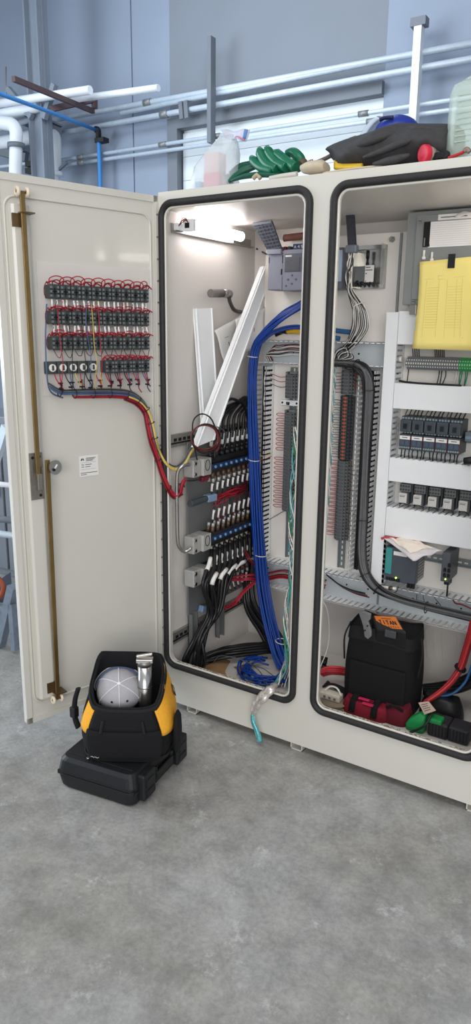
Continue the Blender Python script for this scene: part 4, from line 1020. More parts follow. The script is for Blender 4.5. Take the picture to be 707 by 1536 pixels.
# one long loop standing higher than the rest
wire('hose_loop', 'single black hose arching highest over the other hoses', 'hose', [xp(322, 690, .10), xp(324, 650, .10), xp(332, 615, .10), xp(345, 599, .10), xp(358, 602, .10), xp(368, 612, .09), xp(374, 640, .07)], .0062, HOSE, None, 8)
wire('hose_loop', 'thin black wire circle in front of the long duct cover', 'wire', [xp(296, 690, .15), xp(290, 660, .15), xp(290, 632, .15), xp(302, 621, .15), xp(316, 627, .15), xp(324, 645, .15), xp(325, 660, .15)], .0028, BLACKC, None, 6)
for k, (dx, m, lab) in enumerate(((0, DKRED, 'dark red wire ring hanging in front of the long duct cover end'), (2, BLACKC, 'black wire ring hanging in front of the long duct cover end'), (-2, mat('brown_wire', (104, 52, 44), .45), 'brown wire ring hanging in front of the long duct cover end'))):
    c = (308+dx*.6, 657+dx*.5)
    pts = [xp(c[0]+(21+dx*.4)*math.cos(a), c[1]+(20+dx)*math.sin(a), .16+.002*k) for a in [2*PI*j/14 for j in range(14)]]
    tag(MB().tube(pts, .0028, 6, 0, 3, True).build('wire_ring', m), lab, 'wire')
wire('grey_wire', 'thin grey wire arching beside the wire rings', 'wire', [xp(325, 640, .15), xp(335, 645, .13), xp(340, 658, .12), xp(336, 672, .11)], .002, GREYC)
wire('red_wire', 'doubled reddish wires standing beside the wire rings', 'wire', [xp(322, 640, .155), xp(327, 655, .15), xp(329, 668, .14), xp(324, 678, .13)], .0055, DKRED)
# sleeved wires under manifold 1, red sheaf, and sleeved wires above manifold 2
for i in range(8):
    a = Vector((.085, Y1[i], .915)); b = Vector((.087, Y1[i]-.01, .865))
    t = thing('valve_lead', f'{ORD[i]} sleeved lead under the upper valve manifold', 'wire', b, 'sleeved valve leads')
    MB().tube([a, a.lerp(b, .5)+Vector((.004,0,0)), b, b+Vector((-.01, .01, -.02))], .0028, 6).build('lead', BLACKC, t); sleeve(t, a.lerp(b, .15), a.lerp(b, .8), .0058)
    a = Vector((.085, Y2[i], .737)); b = Vector((.090, Y2[i]+.006, .800))
    t = thing('valve_lead', f'{ORD[i]} sleeved lead standing above the middle valve manifold', 'wire', a, 'sleeved valve leads')
    MB().tube([a, a.lerp(b, .5)+Vector((.004,0,0)), b, b+Vector((-.005, .006, .02))], .0028, 6).build('lead', DKRED if i % 3 else BLACKC, t); sleeve(t, a.lerp(b, .25), a.lerp(b, .9), .0056)
    a = Vector((.085, Y3[i], .452)); b = Vector((.088, Y3[i]+.03*(3.5-i)*.25+.02, .395))
    t = thing('valve_lead', f'{ORD[i]} sleeved lead under the lowest valve manifold', 'wire', b, 'sleeved valve leads')
    MB().tube([a, a.lerp(b, .5)+Vector((.004,0,0)), b, b+Vector((-.005, .02, -.012))], .0028, 6).build('lead', DKRED if i % 2 else BLACKC, t); sleeve(t, a.lerp(b, .2), a.lerp(b, .85), .0056)
t = thing('red_wire_sheaf', 'dark red wires gathered between the upper and middle valve manifolds', 'wire bundle', (.09, .36, .84))
for k in range(14):
    z0 = .842+jit(.022); MB().tube([(.092+jit(.008), .235+jit(.015), z0-.01), (.094+jit(.008), .30, z0+jit(.012)), (.094+jit(.01), .37, z0+jit(.014)), (.09+jit(.01), .44, z0+jit(.012)), (.075, .515, z0+.005+jit(.01))], .0026, 5, 0, 4).build('wire', REDC if k % 2 else DKRED, t)
t = thing('red_wire_sheaf', 'small red connector tail tied beside the upper manifold', 'wire bundle', (.07, .13, .93))
MB().box((.066, .155, .925), (.088, .20, .945), 0, None, .004).build('connector', DKRED, t); MB().tube([(.075, .065, .945), (.08, .10, .94), (.08, .155, .937)], .003, 6).build('lead', BLACKC, t)
# plug beside manifold 1, translucent pale blue
t = thing('cable_connector', 'grey connector plug with pale blue end between the manifolds', 'connector', (.07, .13, .81))
a, b, c = xp(285, 756, .075), xp(309, 748, .08), xp(322, 745, .085)
MB().tube([a, a.lerp(b, .5), b], .014, 10).build('body', DKDEV, t); MB().beam(b, c, .032, .03, (0,0,1), ch=.004).build('end', PALEB, t)
tag(MB().beam(xp(301, 913, .045), xp(322, 913, .05), .026, .03, (0,0,1), ch=.004).build('cable_connector', PALEB), 'pale blue connector end under the lowest valve manifold', 'connector')
# hoses leaving manifold 2 downwards in one sheaf
hb = thing('hose_bundle', 'sheaf of black hoses with white markers sweeping down from the middle manifold to the floor', 'hose bundle', (.08, .30, .60))
for i in range(16):
    y = Y2[i % 8]; row = i//8
    a = Vector((.082+.014*row, y, .632)); e = Vector((.112+.02*row, y-.060, .580-.003*i))
    mb = MB(); mb.cyl(a+Vector((0,0,.003)), a-Vector((0,0,.016)), .009, 10); mb.build('plug', mat('beige_plug', (170, 162, 150), .45) if row == 0 else BLACKP, hb)
    k = (i % 8)/7
    end = Vector((.078+jit(.03)+.03*row, .080+jit(.03)+.02*row, .16))
    pts = [a-Vector((0,0,.01)), e, Vector((.122+.018*row+jit(.008), y-.125-.06*k, .50+.015*k)), Vector((.112+jit(.014)+.02*row, .16+.05*k+jit(.02), .36)), Vector((.092+jit(.016)+.02*row, .105+.012*k+jit(.02), .27)), end, Vector((.075+jit(.02), .12+jit(.02), .095)), zp(299, 996, .09)+Vector((0, jit(.02), .012*(i % 3))), zp(325, 988, .10)+Vector((0, jit(.03), .012*(i % 4))), zp(365, 980, .11)+Vector((0, jit(.03), .012*(i % 4))), zp(412, 976, .11)+Vector((0, jit(.02), .012*(i % 4)))]
    h = MB().tube(pts, .0080, 8, 0, 5).build('hose', HOSE, hb)
    P = catmull(pts, 6); P = P[4:9] if row == 0 else P[8:13]
    if row == 0 or i % 2: MB().tube(P, .0098, 8, 0, 1).build('marker_sleeve', SL, h)
sb_ = thing('hose_bundle', 'thick black hoses curving down behind the blue cables', 'hose bundle', (.07, .60, .6))
for k in range(9):
    o = Vector((jit(.032), jit(.02), jit(.025)))
    MB().tube([Vector((.060, .605, 1.02))+o*.4, Vector((.062+.003*k, .575, .80))+o*.3, Vector((.064+.003*k, .575, .56))+o*.3, yp(369+k*1.6, 900, .54)+o*.4, yp(392+k*3, 945, .50)+o*.6, yp(415+k*3, 978, .46)+o*.7, Vector((.40+.01*k, .46, .12))+o*.6, Vector((.52, .48, .11))+o*.6], .0095, 8).build('hose', HOSE, sb_)
# bent steel pipe at the front
wire('bent_pipe', 'slim bent steel pipe rising in front of the manifold end blocks', 'pipe', [xp(284, 697, .085), xp(274, 699, .075), xp(267, 708, .06), xp(265.5, 730, .055), xp(266, 780, .05), xp(267, 812, .05), xp(271, 823, .055), xp(278, 827, .065), xp(287, 822, .085)], .0075, STEEL, None, 10)
# ---- cabinet floor, first bay
t = thing('cardboard_piece', 'torn brown cardboard lying on the cabinet floor by the black hoses', 'cardboard', (.11, .26, .068))
fn = lambda u, v: Vector((.05+.15*u+.03*v, .16+.16*v+.02*math.sin(u*9), .072+.012*math.sin(u*4+v*3)+.01*u*v))
MB().sheet(fn, 10, 8, .003).build('sheet', mat('cardboard', (166, 130, 92), .9, 0, .1, 30), t)
wire('grey_lead', 'thin grey lead arching over the coiled blue cables', 'wire', [zp(318, 998, .08), zp(328, 985, .12), zp(345, 985, .13), zp(368, 992, .12), zp(388, 1005, .11), zp(400, 1024, .10), zp(403, 1030, .09)], .0022, GREYC)
wire('grey_lead', 'second thin grey lead crossing the coiled blue cables', 'wire', [zp(380, 998, .12), zp(395, 1003, .13), zp(408, 1012, .11), zp(416, 1018, .09)], .0022, GREYC)
# teal and foil cable twisting down in front and out over the sill
tc = thing('twisted_foil_cable', 'teal and silver foil shielded cable twisting down and hanging out over the cabinet sill', 'cable', yp(386, 1112, -.02))
pth = [yp(447, 640, .42), yp(444, 690, .42), yp(441, 740, .42), yp(439, 790, .42), yp(440, 830, .41), yp(439, 870, .38), yp(430, 905, .33), yp(429, 945, .28), yp(431, 985, .20), yp(424, 1010, .12), yp(413, 1028, .05)]
for k in range(7):
    pts = []
    ph = k*2*PI/7
    P = catmull(pth, 5)
    for i, p in enumerate(P):
        rr = .009 if i > 25 else .016
        a = ph+i*.55*(1 if k % 2 else .8); pts.append(p+Vector((math.cos(a)*rr, math.sin(a)*rr, 0)))
    MB().tube(pts, .0030, 6, 0, 1).build('strand', [TEALC, FOIL, TEALC, GREENW, FOIL, WHITEC, TEALC][k], tc)
tail = [yp(413, 1026, .05), yp(408, 1032, -.01), yp(398, 1042, -.028), yp(388, 1052, -.035), yp(382, 1062, -.035), yp(380, 1072, -.033)]
MB().tube(tail, .017, 9, 0, 6, flat=((1,0,0), .55), taper=lambda u: .7+.6*math.sin(u*PI)+.12*math.sin(u*30)).build('foil_braid', FOIL, tc)
tl2 = [yp(380, 1070, -.033), yp(380, 1080, -.035), yp(384, 1092, -.038), yp(388, 1102, -.04), yp(390, 1111, -.04)]
for k in range(3):
    MB().tube([p+Vector((.004*math.cos(k*2.1+i), -.002*k, .002*math.sin(k*2+i*2))) for i, p in enumerate(tl2)], .0085, 7, 0, 5, taper=lambda u: .6+.6*u).build('teal_end', TEALC if k else mat('teal_light', (140, 205, 205), .35, .2, .2, 120), tc)
for k in range(5):
    wire('foil_strand', f'{ORD[k]} loose teal foil strand fanned by the sill corner', 'wire', [zp(432+2*k, 985+5*k, .20-.02*k), zp(431+1.5*k, 1000+4*k, .14), zp(424+3*k, 1016+2*k, .10), zp(418+4.5*k, 1028+1.5*k, .085)], .0026, [TEALC, FOIL, WHITEC, TEALC, FOIL][k], 'loose foil strands', 5)
# second teal/white twist seen through the other opening
tw = thing('twisted_pair_cable', 'teal and white twisted cable running down beside the pillar in the second opening', 'cable', (.43, .5, .6))
P = catmull([yp(502, 548, .56), yp(501, 575, .53), yp(497, 620, .52), yp(495, 680, .52), yp(492, 740, .52), yp(488, 790, .52)], 10)
for k in range(4):
    MB().tube([p+Vector((.007*math.cos(i*.6+k*1.57), .007*math.sin(i*.6+k*1.57), 0)) for i, p in enumerate(P)], .0028, 6, 0, 1).build('strand', [TEALC, WHITEC, mat('teal_light', (140, 205, 205)), WHITEC][k], tw)
wire('drain_wire', 'thin pinkish wire crossing the white plate under the long terminal stack', 'wire', [(.165, .57, .690), (.20, .585, .715), (.25, .56, .745), (.32, .57, .765)], .0018, mat('mauve_wire', (140, 104, 106), .5))
# ================================================================ second bay
# black strap-like conduit from the roof with a plug and a fan of wires
t = thing('flat_conduit', 'dark flat cable duct hanging from the cabinet roof above the wire fan', 'cable duct', yp(529, 378, .43))
a, b = yp(525, 309, .46), yp(529, 372, .43)
MB().beam(a, b, .032, .016, (0,1,0), ch=.003).build('strap', mat('slate_plastic', (58, 60, 68), .5, 0, .06, 30), t)
MB().beam(a+Vector((-.004,0,.006)), a+Vector((-.004,0,-.012)), .042, .024, (0,1,0), ch=.003).build('roof_clamp', mat('slate_plastic', (58,60,68)), t)
MB().beam(b+Vector((0,-.002,.010)), b+Vector((0,-.002,-.018)), .044, .028, (0,1,0), ch=.004).build('plug', mat('plug_grey', (112, 120, 130), .45, 0, .06, 40), t)
fan = thing('wire_fan', 'fan of thin white and black wires dropping from the plug into the top duct', 'wire bundle', yp(525, 520, .54))
for k in range(18):
    u = k/17; o = Vector((jit(.010), jit(.012), 0)); w = (u-.5)
    mid = [yp(526+jit(5), 395, .43), yp(522+jit(6), 415, .43), yp(526+w*10, 437, .45), yp(536+w*16, 455, .49), yp(541+w*22, 472, .50), yp(541+w*26, 492, .51), yp(530+w*20, 512, .53), yp(518+w*16, 524, .56), yp(506+w*8, 536, .57), yp(500, 544, .57)]
    MB().tube([yp(527+jit(5), 378, .43)]+[p+Vector((0, jit(.004), jit(.004))) for p in mid], .0021, 5, 0, 5).build('wire', WHITEC if k % 2 else BLACKC, fan)
ring(fan, yp(538, 458, .49), (.5, 0, -1), .022, .002, WHITEC)
# clear cover with a module behind it
CLEAR = mat('clear_polycarbonate', (236, 238, 236), .08, 0, .01, 10, alpha=.22)
t = thing('module_carrier', 'shiny empty module carrier with printed label beside the controller', 'carrier', (.585, .59, 1.69))
mb = MB(); mb.box((.500, .590, 1.69), (.645, .600, 1.852)); mb.build('back_rail', mat('mirror_steel', (190, 188, 180), .22, .9, .05, 10), t)
for z in (1.836, 1.690): mb = MB(); mb.box((.500, .575, z), (.645, .590, z+.015)); mb.build('rail_edge', mat('polished_rail', (200, 196, 186), .2, .85, .05, 10), t)
mb = MB(); mb.box((.642, .545, 1.690), (.645, .600, 1.852)); mb.build('side_plate', CLEAR, t)
mb = MB(); mb.box((.520, .548, 1.712), (.592, .584, 1.772), 0, None, .003); mb.build('grey_module', GREYDEV, t)
mb = MB(); mb.box((.580, .544, 1.712), (.616, .547, 1.774)); mb.box((.583, .5435, 1.765), (.602, .5439, 1.768), 1); mb.box((.582, .5435, 1.755), (.611, .5439, 1.758), 1); mb.box((.583, .5435, 1.742), (.588, .5439, 1.746), 1); mb.build('printed_label', [PAPER, INK], t)
mb = MB(); mb.cyl((.582, .56, 1.83), (.582, .56, 1.80), .007, 8); mb.cyl((.582, .56, 1.80), (.582, .56, 1.775), .0045, 8); mb.cyl((.582, .56, 1.785), (.582, .56, 1.773), .007, 8); mb.build('fixing_stud', BLACKP, t)
mb = MB()
for k in range(5): mb.tube([(.525+.018*k, .555, 1.700), (.53+.018*k, .548, 1.712+.004*(k % 2)), (.545+.018*k, .555, 1.698)], .005, 6)
mb.build('terminal_clip', BLACKP, t)
# grey enclosure with data plates
GBOX = mat('grey_enclosure', (132, 136, 134), .45, 0, .03, 10)
a = yp(611, 318, .45); b = yp(605, 456, .45)
X0 = .772; t = thing('grey_enclosure', 'grey steel enclosure at the roof of the second bay with printed data sheet', 'enclosure', (1.0, .52, 1.62))
MB().box((X0, .45, 1.622), (1.285, .598, 1.938), 0, None, .003).build('body', GBOX, t)
mb = MB(); mb.box((X0+.035, .444, 1.640), (1.285, .450, 1.925), 0, None, .002); dr = mb.build('front_cover', GBOX, t)
for x, z in ((X0+.050, 1.905), (X0+.045, 1.632)): mb = MB(); mb.cyl((x, .444, z), (x, .440, z), .007, 10); mb.box((x-.005, .4395, z-.001), (x+.005, .440, z+.001), 1); mb.build('cover_screw', [STEEL, GRILLE], dr)
def lab(q0, q1, Y, name, par, mi, lines=0, bars=()):
    a, b = yp(*q0, Y), yp(*q1, Y); mb = MB(); mb.box((a.x, Y, b.z), (max(b.x, 1.22), Y+.002, a.z))
    W, H = max(b.x, 1.22)-a.x, a.z-b.z
    for k in range(lines):
        z = a.z-H*(k+1)/(lines+1); mb.box((a.x+.006, Y-.0003, z-.0006), (a.x+W*.45, Y+.0005, z+.0006), 1); mb.box((a.x+W*.5, Y-.0003, z-.0006), (a.x+W*(.8+.1*(k % 3)), Y+.0005, z+.0006), 1)
    for u0, v0, u1, v1 in bars: mb.box((a.x+W*u0, Y-.0004, a.z-H*v1), (a.x+W*u1, Y+.0005, a.z-H*v0), 2)
    return mb.build(name, [mi, mat('pale_print', (208, 204, 201), .8), INK], par)
lab((645, 333), (707, 368), .4415, 'data_sheet', t, PAPER, 11, ((.012, .86, .016, .97), (.52, .02, .535, .14)))
lab((658, 322), (707, 327), .4415, 'title_strip', t, PAPER, 1, ((.03, .45, .30, .6),))
mb = MB(); p0, p1 = yp(637, 333, .4415), yp(644, 370, .4415); mb.box((p0.x, .4400, p1.z), (p1.x, .446, p0.z)); mb.box((p0.x+.004, .4385, p1.z+.003), (p0.x+.008, .4402, p1.z+.03), 1); mb.build('dark_slot', [GRILLE, STEEL], t)
for (px, py) in ((636, 385), (648, 388)): q = yp(px, py, .44); mb = MB(); mb.cyl(q, q+Vector((0,0,.022)), .004, 8); mb.cyl(q, q+Vector((0,0,-.01)), .007, 8); mb.build('stud', WHITEC, t)
mb = MB(); q = yp(620, 460, .46); mb.box(q-Vector((.012,.004,.028)), q+Vector((.014,.02,.012)), 0, None, .002); mb.build('bracket', STEEL, t)
# crumpled clear bag edge above the enclosure
fn = lambda u, v: yp(682+34*u, 327-9*u-6*math.sin(u*6)*v+4*v, .40)+Vector((0, .06*v, .018*math.sin(v*3)))
tag(MB().sheet(fn, 8, 6, .0006).build('paper_scrap', PAPER), 'crumpled white scrap on top of the grey enclosure', 'paper')
# yellow sheet with black tape
q = [yp(630, 393, .425), yp(621, 523, .432), yp(716, 526, .432), yp(716, 384, .425)]
t = thing('yellow_sheet', 'large yellow printed sheet taped over the grey enclosure', 'sheet', q[1])
YEL = mat('yellow_paper', (248, 230, 138), .75, 0, .012, 8)
fn = lambda u, v: q[0].lerp(q[3], u).lerp(q[1].lerp(q[2], u), v)+Vector((.004*math.sin(v*4), -.007*math.sin(u*4)*v-.006*v*v, 0))
MB().sheet(fn, 12, 12, .0008).build('sheet', YEL, t)
mb = MB()
def pr(u0, v0, u1, v1):
    p = [Vector(fn(a, b))+Vector((-.0006, -.0012, 0)) for a, b in ((u0,v0),(u1,v0),(u1,v1),(u0,v1))]
    mb.add(p+[x+Vector((0,.0006,0)) for x in p], [(0,1,2,3),(7,6,5,4),(0,4,5,1),(1,5,6,2),(2,6,7,3),(3,7,4,0)])
for k in range(16): v = .30+k*.030; pr(.15, v, .36, v+.004); pr(.50, v, .74, v+.003)
for u in (.14, .36, .5, .66, .75): pr(u, .22, u+.003, .86)
for v in (.20, .86): pr(.10, v, .8, v+.003)
pr(.34, .17, .42, .175); pr(.34, .21, .42, .215); pr(.34, .17, .343, .215)
for k in range(3): pr(.14, .90+k*.025, .78, .902+k*.025)
mb.build('printing', LINEINK, t)
p0, p1 = yp(673, 381, .42), yp(682, 402, .42)
tag(MB().box((p0.x, .421, p1.z), (p1.x, .4225, p0.z), 0, None, .0004).build('tape_strip', BLACKP), 'short strip of black tape holding the yellow sheet', 'tape')
# bolts between the plates: seam strip
tag(MB().box((.693, .596, .36), (.702, .603, 1.89)).build('joint_strip', GALV), 'narrow dark joint strip between the two white mounting plates', 'strip')
# ---- terminal row
X = .772; pit = .0092; k = 0
tr = None; grn = mat('green_plastic', (40, 150, 72), .45, 0, .06, 40)
n_t = 27
for i in range(n_t):
    loc = (X+pit*(i+.5), .598, 1.411); green = i >= 22
    labl = f'{"green earth" if green else "grey"} terminal block, {ORD[i]} in the horizontal row under the yellow sheet'
    key = 1 if green else 0
    if tr and tr[key]: dup(tr[key], loc, labl); continue
    if tr is None: tr = [None, None]
    L = Vector(loc); t = thing('row_terminal', labl, 'terminal block', loc, 'horizontal terminal row'); tr[key] = t
    mb = MB()
    for lo, hi in (((-.0043, -.05, -.024), (.0043, 0, .024)), ((-.0043, -.062, -.017), (.0043, -.05, .017)), ((-.0043, -.070, -.009), (.0043, -.062, .009))): mb.box(L+Vector(lo), L+Vector(hi))
    mb.build('housing', grn if green else GREYDEV, t)
    mb = MB(); mb.box(L+Vector((-.002, -.0712, -.003)), L+Vector((.002, -.0695, .003))); mb.box(L+Vector((-.002, -.0632, .010)), L+Vector((.002, -.0615, .014))); mb.box(L+Vector((-.002, -.0632, -.014)), L+Vector((.002, -.0615, -.010))); mb.build('marker', WHITEC if not green else mat('pale_green', (170, 210, 180), .5), t)
for i, u in enumerate((.02, .028, .036, .044, .106, .113, .120, .127, .134, .14)):
    x = X+u; wire('drop_wire', f'{ORD[i]} black wire from behind the yellow sheet into the terminal row', 'wire', [(x-.006+jit(.004), .56, 1.49), (x-.002, .55, 1.465), (x, .555, 1.436)], .0021, BLACKC, 'wires above the terminal row', 5)
for i, (u, m) in enumerate(((.006, BLACKC), (.126, BLACKC), (.135, BLACKC), (.150, BLACKC), (.190, WHITEC), (.198, WHITEC), (.206, GREENW), (.212, GREENW), (.225, GREENW), (.232, GREENW))):
    x = X+u; wire('drop_wire', f'{ORD[i]} wire hanging from the terminal row to the cover below', 'wire', [(x, .555, 1.388), (x+jit(.004), .545, 1.365), (x-.008+jit(.006), .56, 1.330)], .0021, m, 'wires under the terminal row', 5)
wire('cross_wire', 'black cable lying along the cover edge under the terminal row', 'cable', [(.762, .50, 1.345), (.80, .498, 1.341), (.87, .498, 1.339), (1.0, .50, 1.338)], .004, BLACKC)
t = thing('screw_cap', 'white round screw cap in the slots beside the terminal row', 'cap', (.748, .53, 1.42)); mb = MB(); mb.cyl((.744, .535, 1.425), (.756, .535, 1.425), .011, 14); mb.build('cap', WHITEC, t)
# side slots of the tall covered duct between the white covers: real comb
# ---- contactors with overload relays
CG = mat('contactor_grey', (66, 74, 82), .45, 0, .05, 40)
pc = None; xa = yp(599, 640, .5).x; xb = yp(692, 645, .5).x; pt = (xb-xa)/5
BLUEG = mat('blue_grey_plastic', (74, 88, 110), .45, 0, .06, 40)
for i in range(5):
    loc = (xa+pt*(i+.5), .6, 1.082); labl = f'motor contactor with white label strip, {ORD[i]} from the tall covered duct'
    if pc: dup(pc, loc, labl); continue
    L = Vector(loc); pc = t = thing('contactor', labl, 'contactor', loc, 'row of contactors'); w = pt/2-.0006
    mb = MB(); mb.box(L+Vector((-w, -.075, .062)), L+Vector((w, -.004, .128)), 0, None, .002); mb.box(L+Vector((-w*.94, -.098, .070)), L+Vector((w*.94, -.075, .116)), 0, None, .003); h = mb.build('contactor_body', CG, t)
    mb = MB(); mb.box(L+Vector((-w*.35, -.100, .082)), L+Vector((w*.3, -.0975, .102))); mb.box(L+Vector((-w*.1, -.102, .086)), L+Vector((w*.05, -.0995, .098))); mb.build('centre_slider', BLACKP, t)
    for k in range(4):
        for zz in (.121, .066):
            x = -w*.72+k*w*.48; mb = MB(); mb.cyl(L+Vector((x, -.0755, zz)), L+Vector((x, -.078, zz)), .0042, 8); mb.build('terminal_screw', mat('pale_screw', (150, 168, 168), .4, .3), t)
    mb = MB(); mb.box(L+Vector((-w, -.092, 0)), L+Vector((w, -.004, .060)), 0, None, .002); ov = mb.build('overload_relay', CG, t)
    mb = MB(); mb.box(L+Vector((-w*.9, -.0935, .040)), L+Vector((w*.9, -.0915, .054))); mb.box(L+Vector((-w*.45, -.0940, .0462)), L+Vector((w*.45, -.0933, .0488)), 1); mb.build('label_strip', [PAPER, INK], ov)
    mb = MB(); mb.box(L+Vector((-w*.75, -.0935, .018)), L+Vector((-w*.1, -.0915, .036))); mb.box(L+Vector((w*.15, -.0935, .018)), L+Vector((w*.75, -.0915, .036))); mb.build('dial_window', BLUEG, ov)
    for k in range(5): x = -w*.75+k*w*.375; mb = MB(); mb.cyl(L+Vector((x, -.092, .009)), L+Vector((x, -.0945, .009)), .0035, 8); mb.build('terminal_screw', mat('pale_screw', (150,168,168)), ov)
    mb = MB(); mb.box(L+Vector((w*.93, -.0936, .004)), L+Vector((w*.99, -.0915, .058))); mb.build('red_edge', DKRED, ov)
for i in range(15):
    x = xa+pt*(i+.5)/3
    wire('feed_wire', f'{ORD[i]} black wire entering the contactor row from above', 'wire', [(x+.014+jit(.008), .555, 1.250), (x+.004+jit(.003), .545, 1.228), (x, .535, 1.205)], .0025, BLACKC if i % 5 else GREYC, 'wires above the contactors', 5)
    wire('feed_wire', f'{ORD[i]} black wire leaving under the contactor row', 'wire', [(x, .525, 1.083), (x+jit(.004), .52, 1.066), (x-.006+jit(.008), .545, 1.035)], .0025, BLACKC, 'wires under the contactors', 5)
def comb(z, label):
    mb = MB(); mb.box((.745, .598, z-.0), (1.285, .6, z+.02)); k = 0
    for i in range(23): x = .748+i*.0235; mb.box((x, .505, z-.001), (x+.016, .596, z+.001))
    tag(mb.build('duct_finger_strip', PVC_W), label, 'wiring duct')
comb(1.046, 'row of white duct fingers directly under the contactors'); comb(.846, 'row of white duct fingers directly under the small relays')
tag(MB().tube([yp(697, 692, .49), yp(712, 690, .49)], .014, 14).build('push_knob', BLACKP), 'round black knob at the frame edge under the contactors', 'knob')
MISC = mat('small_grey_module', (110, 122, 126), .45, 0, .05, 40)
t = thing('rail_module', 'small grey module on the rail after the last contactor', 'module', (xb+.02, .6, 1.135)); mb = MB(); mb.box((xb+.006, .54, 1.13), (xb+.030, .598, 1.165), 0, None, .002); mb.build('body', MISC, t); mb = MB(); mb.box((xb+.008, .5385, 1.14), (xb+.028, .541, 1.15)); mb.build('label', PALEB, t)
# ---- small relays
xr0 = yp(603, 745, .53).x; ptr = .0595; RW = mat('relay_white', (206, 204, 198), .4, 0, .03, 30); pr_ = None
for i in range(7):
    loc = (xr0+ptr*i+.010, .6, .862); labl = f'small plug-in relay with grey socket, {ORD[i]} from the tall covered duct'
    if pr_: dup(pr_, loc, labl); continue
    L = Vector(loc); pr_ = t = thing('plug_relay', labl, 'relay', loc, 'row of small relays')
    mb = MB(); mb.box(L+Vector((-.022, -.045, .0)), L+Vector((.024, -.004, .080)), 0, None, .002); mb.box(L+Vector((-.021, -.070, .048)), L+Vector((.024, -.045, .080)), 0, None, .003); sk = mb.build('socket', GREYDEV, t)
    mb = MB()
    for a in range(4):
        for b in range(2): mb.cyl(L+Vector((-.016+.011*a, -.070, .057+.014*b)), L+Vector((-.016+.011*a, -.0712, .057+.014*b)), .0042, 8)
    mb.build('screw_pattern', mat('hole_pattern', (58, 62, 62), .5), sk)
    mb = MB(); mb.box(L+Vector((-.020, -.082, .004)), L+Vector((.014, -.045, .044)), 0, None, .004); r = mb.build('relay_body', RW, t)
    mb = MB(); mb.box(L+Vector((-.014, -.083, .030)), L+Vector((.006, -.0815, .033))); mb.box(L+Vector((-.016, -.083, .036)), L+Vector((.009, -.0815, .037))); mb.build('mark', GREYDEV, r)
    mb = MB(); mb.box(L+Vector((.016, -.066, .040)), L+Vector((.022, -.055, .092)), 0, None, .001); mb.box(L+Vector((.016, -.078, .0)), L+Vector((.022, -.045, .048))); mb.build('retaining_clip', DKDEV, t)
    mb = MB(); mb.tube([L+Vector((-.018, -.05, .0)), L+Vector((-.016, -.075, -.002)), L+Vector((.0, -.08, .004)), L+Vector((.012, -.075, .0)), L+Vector((.016, -.05, -.012))], .0018, 5); mb.tube([L+Vector((-.016, -.06, .002)), L+Vector((-.020, -.062, -.018))], .0018, 5); mb.tube([L+Vector((.012, -.06, .002)), L+Vector((.020, -.062, -.020))], .0018, 5); mb.build('jumper_wire', BLACKC, t)
# ---- power supply, bag of papers, ethernet switch
PSU = mat('power_supply_grey', (74, 80, 88), .5, 0, .05, 30); TEAL = mat('teal_panel', (62, 148, 146), .45, 0, .04, 30)
LEDM = mat('lit_led', (190, 255, 90), .4, emit=2.5)
a, b = yp(578, 868, .48), yp(625, 822, .48)
t = thing('power_supply', 'dark grey power supply with teal stripe and lit yellow-green lamp', 'power supply', ((a.x+b.x)/2, .598, a.z-.02))
zb, zt = yp(600, 874, .48).z, .690
MB().box((a.x-.002, .478, zb), (b.x+.004, .515, zt), 0, None, .003).build('front_housing', PSU, t)
mb = MB(); mb.box((a.x, .515, zb+.002), (b.x+.002, .596, zt-.002)); 
for i in range(6):
    for j in range(10): mb.cyl((b.x+.002, .525+i*.012, zb+.02+j*.013), (b.x+.0028, .525+i*.012, zb+.02+j*.013), .0028, 6, 1)
mb.build('vented_case', [mat('psu_case', (150, 152, 152), .45, .4, .05, 30), GRILLE], t)
mb = MB(); mb.box((a.x-.002, .475, zb+.03), (a.x+.024, .479, zt-.004), 0, None, .001); mb.build('teal_stripe', TEAL, t)
mb = MB(); mb.box((a.x+.030, .476, zt-.03), (a.x+.085, .479, zt-.014)); mb.build('label', PAPER, t)
q = yp(594, 867, .474); mb = MB(); mb.cyl(q+Vector((0,.004,0)), q, .0036, 12); mb.build('lamp', LEDM, t)
mb = MB()
for k in range(6): mb.box((a.x+.006+k*.010, .474, zb+.004), (a.x+.013+k*.010, .479, zb+.016))
for k in range(3): mb.box((a.x+.095+k*.011, .470, zb-.012), (a.x+.103+k*.011, .485, zb+.006))
mb.build('terminal_row', GRILLE, t)
BAGM = mat('milky_plastic', (232, 226, 228), .25, 0, .03, 20, alpha=.82)
qb = [yp(575, 807, .47), yp(620, 841, .43), yp(664, 826, .47), yp(612, 808, .54)]
t = thing('plastic_pouch', 'milky zip pouch of folded papers lying on top of the power supply', 'pouch', qb[1])
fn = lambda u, v: qb[0].lerp(qb[3], u).lerp(qb[1].lerp(qb[2], u), v)+Vector((0, .004*math.sin(u*9+v*4), .012*math.sin(u*PI)*math.sin(v*PI)+.004*math.sin(u*13)*math.sin(v*11)))
MB().sheet(fn, 18, 14, .004).build('pouch', BAGM, t)
fn2 = lambda u, v: Vector(fn(.12+u*.78, .10+v*.72))+Vector((0, -.002, .005+.005*math.sin(u*17)*math.sin(v*13)))
MB().sheet(fn2, 14, 10, .003).build('folded_paper', mat('cream_paper', (240, 228, 214), .8, 0, .03, 20), t)
e = [fn(0, .02), fn(0, .3), fn(0, .0)]
MB().tube([yp(572, 808, .468), yp(583, 806, .48), yp(596, 808, .50), yp(612, 810, .54)], .005, 7, flat=((0,0,1), 1)).build('red_zip_edge', mat('red_zip', (190, 44, 60), .45, 0, .05, 40), t)
a = yp(661, 868, .47); b = yp(677, 826, .47)
t = thing('ethernet_switch', 'dark grey ethernet switch with five ports on the horizontal rail', 'network switch', (a.x+.02, .598, .57))
zb, zt = yp(668, 873, .47).z, yp(668, 829, .47).z
